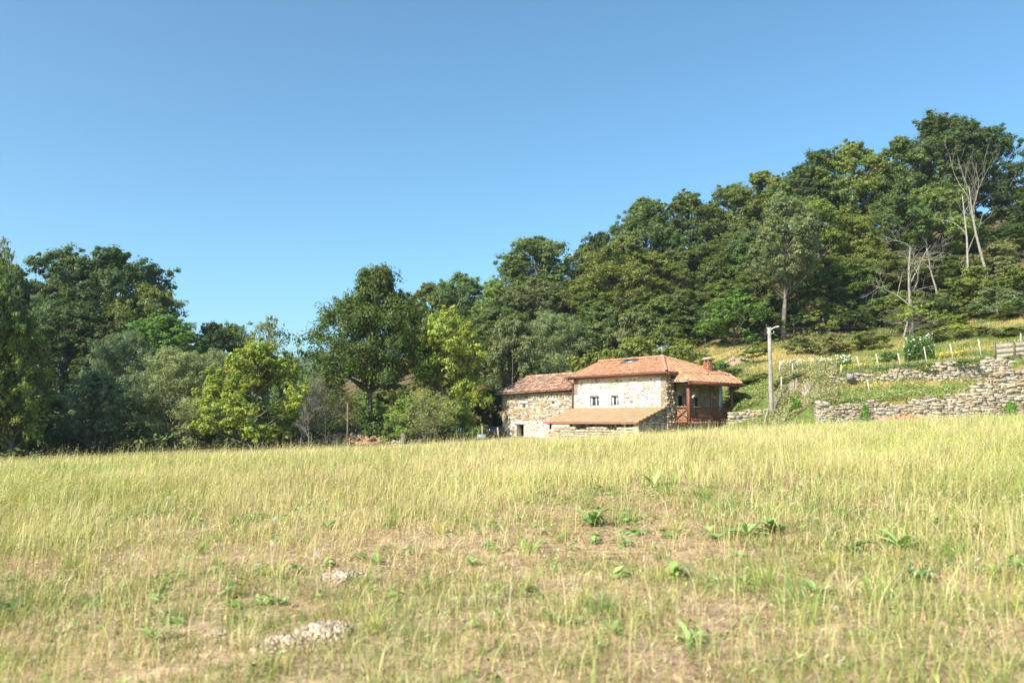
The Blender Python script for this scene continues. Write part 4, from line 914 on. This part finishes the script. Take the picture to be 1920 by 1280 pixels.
def mound(name, c, sx, sy, h, seed, label, cat='mound', mt='soil', col=(1, 1, 1)):
    rs = np.random.RandomState(seed); m = MB(); n = 40; x = np.linspace(-1, 1, n); X_, Y_ = np.meshgrid(x, x); r = np.sqrt(X_ ** 2 + Y_ ** 2)
    ang = np.arctan2(Y_, X_); rr = r / (1 + .18 * np.sin(3 * ang + seed) + .12 * np.sin(5 * ang + seed * 2))
    z = np.clip(1 - rr ** 1.7, 0, 1) * h * (.7 + .6 * vnoise(X_ * sx, Y_ * sy, max(sx * .3, .04), seed)) + (vnoise(X_ * sx, Y_ * sy, max(sx * .12, .02), seed + 1) - .5) * h * .55 * (rr < .95)
    z = np.where(rr >= .98, -h * .5 - .04, z - .012)
    wx = c[0] + X_ * sx; wy = c[1] + Y_ * sy; v = np.stack([wx, wy, zt(wx, wy) + z], -1)
    k = (np.arange(n - 1)[:, None] * n + np.arange(n - 1)[None]); q = np.stack([k, k + 1, k + n + 1, k + n], -1).reshape(-1, 4)
    m.add(v, q=q, col=col)
    for _ in range(420):
        a = rs.uniform(0, 6.28); d = rs.rand() ** .6 * 1.05; x_ = c[0] + math.cos(a) * d * sx; y_ = c[1] + math.sin(a) * d * sy; s = .009 + .032 * rs.rand() ** 3 * (h / .08)
        zc = float(zt(x_, y_)) + max(0, 1 - d ** 1.7) * h * .85; stone(m, (x_, y_, zc + s * .2), s * 1.3, s * 1.2, s, np.array([1., 0, 0]), np.array([0, 1., 0]), UP, rs, np.array(col) * rs.uniform(.8, 1.15), 0, .3, .8)
    return tag(m.obj(name, M[mt], smooth=False), label, cat)
h1 = hit(638, 1082); h2 = hit(606, 1188); h3 = hit(528, 1210); h4 = hit(405, 1190)
MH = [(h1, .21, .27, .055), (h2, .21, .22, .065), (h3, .19, .19, .05), (h4, .07, .06, .03)]
for i, ((c, sx, sy, h_), lab) in enumerate(zip(MH, ('upper flat molehill of pale crumbly soil', 'lower right molehill with coarse pale clods', 'lower left molehill of fine pale soil touching the cloddy one', 'tiny crumb of pale soil left of the molehills'))):
    mound('molehill', c, sx, sy, h_, 50 + i, lab, 'molehill', col=(1.15, 1.1, 1.08))
mound('earth_heap', on(648, 64), 3.4, 1.2, .8, 60, 'reddish brown earth heap behind the foot of the beech', 'earth heap', col=(.6, .48, .4))
mound('earth_heap', on(1372, 71), 1.6, 1.0, .5, 61, 'pale rubble and earth heap on the bank right of the chimney', 'earth heap', col=(.72, .66, .58))
# ---------------------------------------------------------------- vegetation on the ground
def blades(m, x, y, h, w, bend, col, rs, z=None, az=None, levels=(0, .4, .75, 1)):
    n = len(x); z = zt(x, y) - .01 if z is None else z
    b = np.stack([x, y, z], 1); an = rs.uniform(0, 6.283, n); wd = np.stack([np.cos(an), np.sin(an), np.zeros(n)], 1) * w[:, None] / 2
    az = rs.uniform(0, 6.283, n) if az is None else az
    ld = np.stack([np.cos(az), np.sin(az), np.zeros(n)], 1)
    V = []
    for t in levels:
        c = b + ld * (h * bend * t ** 2)[:, None]; c[:, 2] += h * (t - .45 * np.abs(bend) * t ** 2.5)
        k = 1 - t ** 1.6 * .9
        V += [c - wd * k, c + wd * k] if t < 1 else [c]
    v = np.stack(V, 1); L = v.shape[1]; base = np.arange(n)[:, None] * L
    q = np.concatenate([base + np.array([2 * i, 2 * i + 1, 2 * i + 3, 2 * i + 2]) for i in range(len(levels) - 2)]); t_ = base + np.array([L - 3, L - 2, L - 1])
    off = m.n; m.add(v.reshape(-1, 3), q=q, col=np.tile(col, (len(levels) - 2, 1)))
    m.t.append(t_ + off); m.ct.append(col); m.mt.append(np.zeros(n, int))
    return V[-1]
def heads(m, tip, ld, rs, L, w, col):
    n = len(tip); a = rs.uniform(0, 6.283, n); s = np.stack([np.cos(a), np.sin(a), np.zeros(n)], 1) * w[:, None] / 2
    d = np.stack([np.cos(ld) * .55, np.sin(ld) * .55, np.full(n, .35)], 1) * L[:, None]
    v = np.stack([tip - d * .5, tip - s, tip + d * .6 - np.array([0, 0, 1.]) * L[:, None] * .2, tip + s], 1).reshape(-1, 3)
    m.add(v, q=np.arange(n)[:, None] * 4 + np.array([0, 1, 2, 3]), col=col)
def sstep(a, b, x): t = np.clip((x - a) / (b - a), 0, 1); return t * t * (3 - 2 * t)
def pal(cols, wts, n, rs, var=.15):
    c = np.array(cols)[rs.choice(len(cols), n, p=np.array(wts) / sum(wts))] * rs.uniform(1 - var, 1 + var, (n, 1)); return c * (1 + rs.normal(0, .04, (n, 3)))
rs = np.random.RandomState(77)
def sample(y0, y1, dens):
    A = .77 * (y1 ** 2 - y0 ** 2) + 7.6 * (y1 - y0); n = int(A * dens); u = rs.uniform(0, 1, n); B = 3.8 / .77; y = -B + np.sqrt((y0 + B) ** 2 + u * ((y1 + B) ** 2 - (y0 + B) ** 2)); x = rs.uniform(-1, 1, n) * (.77 * y + 3.8); return x, y
def tallness(x, y):
    a = x / y
    n = vnoise(x, y, 1.9, 31) * .6 + vnoise(x, y, .7, 32) * .4
    t = sstep(11.0, 16.5, y + (n - .5) * 9 + np.abs(a - .05) * 5)
    side = np.maximum(sstep(-.24, -.55, a) * .85, sstep(.34, .62, a) * .95) * sstep(.25, .7, n + .1)
    return np.clip(np.maximum(t, side) + .05 * (n > .75), 0, 1)
def clear(x, y):
    k = np.ones(len(x), bool)
    for c, sx, sy, h_ in MH: k &= ((x - c.x) / (sx * .95)) ** 2 + ((y - c.y) / (sy * .95)) ** 2 > rs.uniform(.35, 1.2, len(x))
    return k
STRAW, YG, GR, TAN, OLV, DKG = (.70, .57, .29), (.48, .48, .145), (.20, .29, .06), (.50, .33, .17), (.35, .33, .10), (.09, .15, .035)
gm = MB()
for y0, y1, dn, wd in ((3.0, 8, 1500, .0042), (8, 15, 800, .006), (15, 24, 160, .009)):
    x, y = sample(y0, y1, dn); pn = vnoise(x, y, .55, 41); pn2 = vnoise(x, y, 2.2, 42)
    k = clear(x, y) & (rs.rand(len(x)) < .25 + 1.1 * pn); x, y, pn, pn2 = x[k], y[k], pn[k], pn2[k]; n = len(x)
    gw = np.clip((pn2 * .6 + pn * .5 + np.abs(x / y) * .85 - .60) * 3.2, 0, 1)
    c1 = pal([TAN, STRAW, OLV, (.29, .18, .105)], [4.5, 2, 1, 4], n, rs, .3); c2 = pal([GR, OLV, YG, STRAW, DKG], [4, 3, 2, 1.5, 3], n, rs, .3)
    col = np.where((rs.rand(n) < gw * .85 + .08)[:, None], c2, c1)
    h = rs.uniform(.04, .13, n) * (.7 + .8 * gw); bend = rs.uniform(.1, 1.3, n)
    blades(gm, x, y, h, np.full(n, wd) * rs.uniform(.7, 1.5, n), bend, np.clip(col, 0, 1), rs)
for y0, y1, dn, wd in ((3.6, 8, 260, .0042), (8, 15, 380, .0058), (15, 24, 420, .009), (24, 40, 330, .013)):
    x, y = sample(y0, y1, dn); T = tallness(x, y); cl = vnoise(x, y, .35, 44)
    k = clear(x, y) & (rs.rand(len(x)) < (T * .95 + .05) * (.35 + .9 * cl)); x, y, T = x[k], y[k], T[k]; n = len(x); a = x / y
    pn2 = vnoise(x, y, 3, 45); g_ = np.clip(.24 + .5 * sstep(.2, .6, a) + .35 * sstep(-.2, -.6, a) + (pn2 - .5) * 1.2, .05, .9)
    col = np.where((rs.rand(n) < g_)[:, None], pal([YG, GR, OLV, (.43, .44, .12)], [4, 1.8, 2.2, 3], n, rs, .22), pal([STRAW, (.58, .52, .24), TAN, YG, (.33, .24, .12)], [4, 3, 1.5, 2, 1.2], n, rs, .22)) * (.8 + .4 * vnoise(x, y, .9, 58))[:, None]
    h = np.clip(rs.normal(.39, .12, n), .12, .75) * (.5 + .5 * T) * (.8 + .4 * vnoise(x, y, 1.3, 46)) * np.where(y < 9, .95, 1) * np.interp(y, [18, 30], [1, .82])
    bend = np.abs(rs.normal(.52, .38, n)); az = rs.normal(.4, 1.3, n) + 2.5 * (vnoise(x, y, 1.6, 59) - .5)
    tip = blades(gm, x, y, h, np.full(n, wd) * rs.uniform(.7, 1.4, n), bend, np.clip(col, 0, 1), rs, az=az)
    s = rs.rand(n) < .30; ns = s.sum()
    heads(gm, tip[s], az[s], rs, rs.uniform(.05, .10, ns), np.full(ns, wd * 1.7), np.clip(pal([(.72, .64, .38), (.62, .58, .28), (.60, .46, .28)], [4, 3, 1], ns, rs), 0, 1))
# lone long stalks with plumes, and radiating tufts
for y0, y1, dn in ((3.6, 9, 60), (9, 18, 38), (18, 38, 18)):
    x, y = sample(y0, y1, dn); cl = vnoise(x, y, 1.1, 47); k = clear(x, y) & (rs.rand(len(x)) < cl * 1.5 - .25); x, y = x[k], y[k]; n = len(x); az = rs.normal(.3, 1.6, n)
    gf = rs.rand(n) < .45; col = np.where(gf[:, None], pal([YG, (.40, .46, .15)], [1, 1], n, rs), pal([STRAW, (.70, .60, .36), TAN], [2, 2, 1], n, rs)); hh = rs.uniform(.25, .72, n) * np.interp(y, [5, 14, 22, 28], [.85, 1.1, 1.1, 1.35])
    tip = blades(gm, x, y, hh, np.interp(y, [4, 35], [.004, .012]) * rs.uniform(.8, 1.3, n), np.abs(rs.normal(.5, .42, n)), np.clip(col, 0, 1), rs, az=az, levels=(0, .3, .55, .75, .88, 1))
    heads(gm, tip, az, rs, rs.uniform(.08, .16, n), np.interp(y, [4, 35], [.008, .022]), np.clip(pal([(.74, .66, .42), (.66, .62, .34), (.55, .44, .28)], [4, 3, 1], n, rs), 0, 1))
for y0, y1, dn in ((3.6, 9, 3.2), (9, 20, 1.6)):
    cx_, cy_ = sample(y0, y1, dn); cl = vnoise(cx_, cy_, 2.4, 48) + np.abs(cx_ / cy_) * .5; k = rs.rand(len(cx_)) < np.clip(cl * 1.6 - .35, 0, 1); cx_, cy_ = cx_[k], cy_[k]; nc = len(cx_); nb_ = 46
    R0 = np.repeat(rs.uniform(.03, .10, nc), nb_); x = np.repeat(cx_, nb_) + rs.normal(0, 1, nc * nb_) * R0; y = np.repeat(cy_, nb_) + rs.normal(0, 1, nc * nb_) * R0; k = clear(x, y)
    hs = np.repeat(rs.uniform(.10, .34, nc), nb_); cc = np.repeat(pal([GR, (.24, .34, .09), YG, OLV, (.60, .50, .28)], [3, 3, 2, 1, 1], nc, rs), nb_, 0); n = nc * nb_
    az = np.arctan2(y - np.repeat(cy_, nb_), x - np.repeat(cx_, nb_)) + rs.normal(0, .5, n); col = cc * rs.uniform(.75, 1.25, (n, 1))
    blades(gm, x[k], y[k], (hs * rs.uniform(.5, 1.1, n))[k], (rs.uniform(.004, .008, n) * np.interp(y, [5, 15], [1, 1.5]))[k], np.abs(rs.normal(.6, .35, n))[k], np.clip(col, 0, 1)[k], rs, az=az[k])
tag(gm.obj('meadow_grass', M['grass']), 'tall dry yellow green meadow grass with seed heads, sparser in front', 'grass', kind='stuff')
# thatch
gm = MB(); x, y = sample(3.0, 15, 260); k = clear(x, y) | (rs.rand(len(x)) < .06); x, y = x[k], y[k]; n = len(x)
an = rs.uniform(0, 6.283, n); L = rs.uniform(.03, .11, n); w = rs.uniform(.0018, .0045, n) * np.where(y > 8, 1.5, 1); z = zt(x, y) + rs.uniform(.004, .03, n)
d = np.stack([np.cos(an), np.sin(an), rs.normal(0, .18, n)], 1) * L[:, None] / 2; s = np.stack([-np.sin(an), np.cos(an), np.zeros(n)], 1) * w[:, None]; c = np.stack([x, y, z], 1)
gm.add(np.stack([c - d - s, c + d - s, c + d + s, c - d + s], 1).reshape(-1, 3), q=np.arange(n)[:, None] * 4 + np.arange(4), col=np.clip(pal([STRAW, TAN, (.42, .29, .17), (.75, .66, .46)], [3, 3, 2, 1], n, rs), 0, 1))
# small clover and leaf scraps among the thatch
x, y = sample(3.2, 15, 260); pn = vnoise(x, y, .45, 51); k = clear(x, y) & (rs.rand(len(x)) < np.clip(pn * 2.6 - 1.25, 0, 1)); x, y = x[k], y[k]; n = len(x)
p = np.stack([x, y, zt(x, y) + rs.uniform(.01, .06, n)], 1); leaves(gm, p, np.array([0, 0, 1.]) + rs.normal(0, .5, (n, 3)), .017, .6, np.clip(pal([GR, (.22, .33, .11), OLV, DKG], [3, 2, 1, 1], n, rs), 0, 1), rs)
tag(gm.obj('dry_thatch', M['grass']), 'dead straw litter and tiny leaves between the grass blades', 'grass litter', kind='stuff')

# hillside and terrace grass
def fan(n, a0, a1, y0, y1): y = np.sqrt(rs.uniform(y0 ** 2, y1 ** 2, n)); return rs.uniform(a0, a1, n) * y, y
gm = MB(); x, y = fan(170000, .17, .80, 44.0, 86); T = vnoise(x, y, 2.6, 61); T2 = vnoise(x, y, .9, 62); n = len(x); a = x / y
green = np.clip((T - .45) * 3 + .45 + (y < 56) * .3 - (y > 66) * .45, 0, 1)
col = np.where((rs.rand(n) < green)[:, None], pal([(.15, .22, .05), (.22, .29, .07), (.30, .33, .10), (.10, .15, .035)], [3, 3, 2, 2], n, rs), pal([(.50, .38, .15), (.40, .33, .12), (.58, .46, .22), (.28, .27, .09)], [3, 3, 2, 2], n, rs))
h = rs.uniform(.10, .30, n) * (.6 + .8 * T2); blades(gm, x, y, h, rs.uniform(.02, .05, n), rs.uniform(.1, .9, n), np.clip(col, 0, 1), rs, levels=(0, .5, 1))
tag(gm.obj('terrace_grass', M['grass']), 'mixed green and straw grass on the terraces and the hill bank', 'grass', kind='stuff')
def herb(name, label, cat, pts, hgt, size, cols, wts, seed, kind=None, lump=.6, asp=.45, m=None):
    x, y = pts; n = len(x); T = vnoise(x, y, lump, seed) * .7 + vnoise(x, y, lump * 3, seed + 1) * .6
    z = zt(x, y) + rs.rand(n) ** .7 * hgt * np.clip(T * 1.8 - .5, .08, 1.4); g = MB() if m is None else m
    leaves(g, np.stack([x, y, z], 1), np.array([0, -.2, .7]) + rs.normal(0, .6, (n, 3)), size, asp, np.clip(pal(cols, wts, n, rs, .25), 0, 1) * 1, rs)
    if m is None: return tag(g.obj(name, M['grass']), label, cat, kind=kind)
def band(px0, px1, Y0, Y1, n): Y = rs.uniform(Y0, Y1, n); px = rs.uniform(px0, px1, n); return (px - 960) / F_PX * Y, Y
GL = [(.17, .26, .06), (.27, .36, .10), (.38, .41, .14), (.46, .36, .18)]
herb('bank_weeds', 'rough weeds on the bank between the two stone walls', 'weeds', band(1525, 1835, 45.9, 50.2, 34000), .36, .055, GL, [3, 3, 2, 1.6], 71, 'stuff')
herb('bank_weeds', 'rough weeds and brambles on the bank behind the utility pole', 'weeds', band(1440, 1570, 46.8, 57, 34000), .6, .06, [(.24, .29, .10), (.36, .38, .14), (.50, .42, .24), (.40, .28, .17)], [3, 3, 2, 2], 73, 'stuff', lump=1.1)
herb('bank_weeds', 'low green hedge of weeds behind the short stone wall', 'weeds', band(1365, 1445, 56.4, 60.5, 14000), .5, .06, GL, [2, 3, 3, 1], 75, 'stuff')
herb('wall_top_weeds', 'brownish weeds hanging over the top of the upper stone wall', 'weeds', band(1565, 1935, 50.1, 51.1, 12000), .26, .055, [(.2, .22, .08), (.3, .27, .12), (.12, .2, .07), (.16, .26, .12)], [3, 2, 2, 2], 77, 'stuff')
# forest floor
x, y = fan(60000, -.75, .85, 46, 120); a = x / y; lim = np.interp(a, [-.7, -.3, .1, .25, .33, .5, .62, .9], [52, 60, 72, 86, 77, 73, 74, 74]); k = (y > lim) & (vnoise(x, y, 4, 81) > .42)
herb('undergrowth', 'dark brambles and ferns growing under the trees', 'undergrowth', (x[k], y[k]), 1.1, .20, [(.06, .10, .025), (.10, .15, .035), (.16, .19, .06), (.2, .13, .06)], [3, 3, 2, 1], 82, 'stuff', lump=2.5)
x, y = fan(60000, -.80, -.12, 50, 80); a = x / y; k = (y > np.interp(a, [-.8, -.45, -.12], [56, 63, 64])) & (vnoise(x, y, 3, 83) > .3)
herb('undergrowth', 'shaded brambles under the trees along the left field edge', 'undergrowth', (x[k], y[k]), 1.5, .15, [(.04, .07, .02), (.06, .10, .025), (.10, .09, .04)], [3, 3, 1], 84, 'stuff', lump=2)  # leaf colours darkened to carry the deep shade of the left wood
# garden plants
def flower_pts(g, pts, hgt, n, size, col, seed):
    i = rs.choice(len(pts[0]), n); x, y = pts[0][i], pts[1][i]; z = zt(x, y) + hgt * rs.uniform(.35, 1.2, n)
    leaves(g, np.stack([x, y, z], 1), np.array([-.2, -.8, .6]) + rs.normal(0, .3, (n, 3)), size * .8, .8, np.tile(col, (n, 1)), rs)
def garden(name, label, cat, pts, hgt, n_fl, fs, fc, cols, wts, seed, size=.06, group=None):
    g = MB(); herb('', '', '', pts, hgt, size, cols, wts, seed, lump=.5, m=g); flower_pts(g, pts, hgt, n_fl, fs, fc, seed); return tag(g.obj(name, M['grass']), label, cat, group)
garden('flowering_row', 'long row of green plants with white flowers behind the first stakes', 'flower row', band(1464, 1598, 56.8, 58.2, 9000), .75, 150, .07, (.9, .9, .85), [(.10, .19, .04), (.16, .26, .06)], [1, 1], 91)
garden('yellow_flowers', 'patch of small yellow flowers left of the dark round garden bush', 'flowers', band(1580, 1650, 53.2, 54.2, 2500), .35, 120, .05, (.85, .65, .05), [(.25, .3, .08), (.35, .33, .1)], [1, 1], 93)
garden('yellow_flowers', 'yellow flowers by the leaning stake under the yellow flowering shrub', 'flowers', band(1765, 1812, 54, 54.8, 1800), .4, 120, .06, (.85, .6, .04), [(.25, .3, .08), (.35, .33, .1)], [1, 1], 95)
garden('white_flowering_shrub', 'green shrub with big white blossoms behind the thick white stake', 'flowering shrub', band(1698, 1755, 55, 56.4, 7000), 1.5, 60, .10, (.9, .9, .92), [(.09, .18, .04), (.16, .26, .06)], [1, 1], 97, .07)
garden('leek_bed', 'low blue green planting along the top of the upper wall', 'vegetable bed', band(1545, 1740, 51.3, 52.6, 9000), .24, 5, .03, (.5, .6, .3), [(.10, .20, .10), (.14, .26, .12)], [1, 1], 99, .05)
for px, py, Y, s, lab in ((1463, 770, 51.5, .9, 'pale feathery dry grass clump right behind the utility pole'), (1489, 765, 51.5, 1.0, 'pale feathery dry grass clump second from the utility pole'), (1515, 742, 50, .7, 'small pale dry grass clump on the bank')):
    g = MB(); n = 260; c = on(px, Y); az = rs.uniform(0, 6.28, n); x = c.x + rs.normal(0, .12, n); y = c.y + rs.normal(0, .12, n)
    blades(g, x, y, rs.uniform(.6, 1.1, n) * s, rs.uniform(.03, .07, n), np.abs(rs.normal(.2, .2, n)), np.clip(pal([(.58, .50, .38), (.44, .37, .26), (.66, .60, .48)], [2, 1, 2], n, rs), 0, 1), rs, az=az)
    tag(g.obj('dry_grass_clump', M['grass']), lab, 'grass clump')
tree('shrub1', 1492, 745, 47.5, 22, (1.0, 1.6, .6), 'garden_plant', 'plant', 'small fresh green plant in the gap between the two low walls')
tree('shrub2', 1624, 756, 45.2, 16, (1.0, 1.6, .6), 'garden_plant', 'plant', 'green weed growing against the lower stone wall left of the tile heap')
tree('shrub1', 1899, 752, 44.9, 30, (.8, 1.5, .5), 'garden_plant', 'plant', 'green weed in front of the lower stone wall at the right edge')
tree('shrub2', 1742, 680, 50.3, 40, (1.4, 1.2, .9), 'garden_plant', 'plant', 'brownish weed drooping over the upper wall near the thick stake')
tree('shrub1', 1800, 676, 50.4, 60, (1.5, 1.5, 1.1), 'garden_plant', 'plant', 'grey green weeds on top of the upper wall left of the plank fence')
PR['sapl'] = (make_tree(H=3.2, Wd=1.5, seed=91, z0=1.5, ncl=12, nsub=8, nl=24, ls=.09, tr=.035, prof=round_p, crad=(.25, .4)), 3.2, 1.5)
tree('sapl', 1414, 655, 69, 42, G_LT, 'young_tree', 'young tree', 'young tree with thin stem on the grass bank above the little dark wall')
# broad leaved weeds in the meadow
g = MB(); x0, y0 = sample(3.5, 18, 5.5); k = (vnoise(x0, y0, 1.3, 55) + .5 * vnoise(x0, y0, .4, 56) > .80) & clear(x0, y0); x0, y0 = x0[k], y0[k]
for i in range(len(x0)):
    n = rs.randint(5, 14); R0 = rs.uniform(.03, .12); a = rs.uniform(0, 6.28, n); d = rs.uniform(.25, 1, n) * R0; x = x0[i] + np.cos(a) * d; y = y0[i] + np.sin(a) * d
    p = np.stack([x, y, zt(x, y) + rs.uniform(.01, .09, n)], 1); leaves(g, p, np.stack([np.cos(a) * .6, np.sin(a) * .6, np.ones(n)], 1), R0 * .55, rs.uniform(.22, .5), np.clip(pal([(.20, .32, .08), (.30, .42, .13), (.14, .24, .07), (.40, .40, .16)], [3, 3, 2, 1], n, rs), 0, 1), rs)
tag(g.obj('low_weeds', M['grass']), 'small low broad leaved weeds scattered through the meadow', 'weeds', kind='stuff')
def weed(px, py, rad, n_, up, col, lab):
    c = hit(px, py); g = MB(); r_ = np.random.RandomState(int(px * 7 + py)); o = thing('weed_plant', lab, 'weed', c, 'broad leaved weeds in the meadow')
    for i in range(n_):
        a = r_.uniform(0, 6.283); L = rad * 1.25 * r_.uniform(.6, 1.15); w = L * r_.uniform(.10, .16); el = r_.uniform(.2, .9) * up; t = np.linspace(0, 1, 7)
        d = np.array([math.cos(a), math.sin(a)]); s = np.array([-d[1], d[0], 0]); ctr = np.stack([d[0] * L * t, d[1] * L * t, L * el * t * 1.6 * (1 - .62 * t)], 1) + [0, 0, .01]
        ww = w * np.sin(np.pi * np.clip(t * .93 + .05, 0, 1)) ** .7 + .001
        lf = ctr - s * ww[:, None] + [0, 0, .25] * ww[:, None]; rt = ctr + s * ww[:, None] + [0, 0, .25] * ww[:, None]
        v = np.concatenate([lf, ctr, rt]); q = [[k, k + 1, k + 8, k + 7] for k in range(6)] + [[7 + k, 8 + k, 15 + k, 14 + k] for k in range(6)]
        g.add(v, q=q, col=np.clip(np.array(col) * r_.uniform(.75, 1.3), 0, 1))
    g.obj('leaf_rosette', M['grass'], o)
WG, WB = (.23, .36, .10), (.33, .46, .14)
for a_ in [(1400, 1004, .22, 16, 1.0, WB, 'left plant of the large spreading weed pair right of centre'), (1448, 1000, .24, 16, 1.0, WG, 'right plant of the large spreading weed pair right of centre'),
  (1345, 1012, .16, 10, .8, WG, 'smaller weed just left of the large spreading pair'), (1225, 912, .28, 10, 1.3, WB, 'weed with upright leaves farthest up the meadow right of centre'),
  (1592, 1035, .2, 12, 1.0, WG, 'weed in longer grass, left one of two in the right meadow'), (1690, 1028, .2, 12, 1.0, WB, 'weed in longer grass, right one of two in the right meadow'),
  (1390, 1045, .12, 9, .9, WB, 'small light weed under the large spreading pair'), (1110, 985, .26, 16, 1.3, WG, 'bushy weed clump in the middle of the meadow below the lean-to'),
  (1262, 1085, .16, 12, 1.2, WG, 'dark upright weed below the meadow centre right'), (1722, 1090, .15, 10, 1.0, (.08, .19, .07), 'blue green weed at the right side of the meadow'),
  (1530, 1112, .14, 12, 1.1, WB, 'fresh weed below the left one of two in the right meadow'), (1395, 1095, .1, 9, 1, WB, 'little weed left of the fresh weed'),
  (1292, 1205, .13, 12, 1.1, WB, 'bright weed near the lower edge right of centre'), (1060, 1170, .12, 10, 1, WG, 'weed with dark patch near the lower edge at centre'),
  (285, 1200, .13, 14, 1.1, WB, 'bright green weed near the lower left'), (885, 1060, .12, 10, 1.2, WB, 'light weed right of the upper molehill'),
  (708, 1058, .12, 10, 1, WG, 'weed just right of the upper molehill'), (612, 992, .15, 10, .9, WG, 'low weed above the upper molehill'), (350, 1050, .12, 9, .8, WB, 'yellowish weed at the left of the meadow'),
  (720, 895, .3, 10, 1.2, WG, 'dark weed standing in the tall grass at the middle left'), (20, 1150, .16, 12, 1.3, (.07, .17, .05), 'dark green weed at the lower left edge'),
  (1330, 1000, .14, 9, .9, WB, 'tiny weed touching the smaller weed'), (1150, 1190, .1, 9, 1, WG, 'weed between the bright weed and the dark patch weed')]: weed(*a_)
def seedhead(px, py, hgt, r, lab):
    c = hit(px, py); o = thing('dandelion', lab, 'seed head', c, 'white seed heads in the meadow'); g = MB(); g.tube([(0, 0, 0), (.01, 0, hgt * .5), (.015, 0, hgt)], .0025, 4, col=(.3, .3, .12)); g.obj('stem', M['grass'], o)
    g = MB(); r_ = np.random.RandomState(int(px)); d = r_.normal(size=(160, 3)); d /= np.linalg.norm(d, axis=1)[:, None]; leaves(g, d * r + [.015, 0, hgt], r_.normal(size=(160, 3)), r * .35, .3, np.tile((.85, .84, .8), (160, 1)), r_); g.obj('seed_ball', M['flower'], o)
for a_ in [(514, 1000, .2, .03, 'round white seed head in the middle left meadow, largest'), (313, 960, .25, .026, 'farthest left white seed head in taller grass'), (592, 1055, .1, .024, 'white seed head just above the upper molehill'),
  (508, 1040, .12, .022, 'white seed head left above the upper molehill'), (558, 975, .18, .022, 'white seed head farthest back, right of the largest one'), (863, 1165, .03, .018, 'white clover head near the lower centre')]: seedhead(*a_)

# ---------------------------------------------------------------- air
hz = bpy.data.materials.new('haze'); hz.use_nodes = True; t = hz.node_tree; t.nodes.remove(t.nodes['Principled BSDF'])
pv = t.nodes.new('ShaderNodeVolumePrincipled'); pv.inputs['Color'].default_value = (.86, .93, 1, 1); pv.inputs['Density'].default_value = .00026; pv.inputs['Anisotropy'].default_value = .3
t.links.new(pv.outputs[0], t.nodes['Material Output'].inputs['Volume'])
m = MB(); m.box((0, 0, 88), 5200, 5200, 185); hzo = m.obj('haze', hz); tag(hzo, kind='stuff')
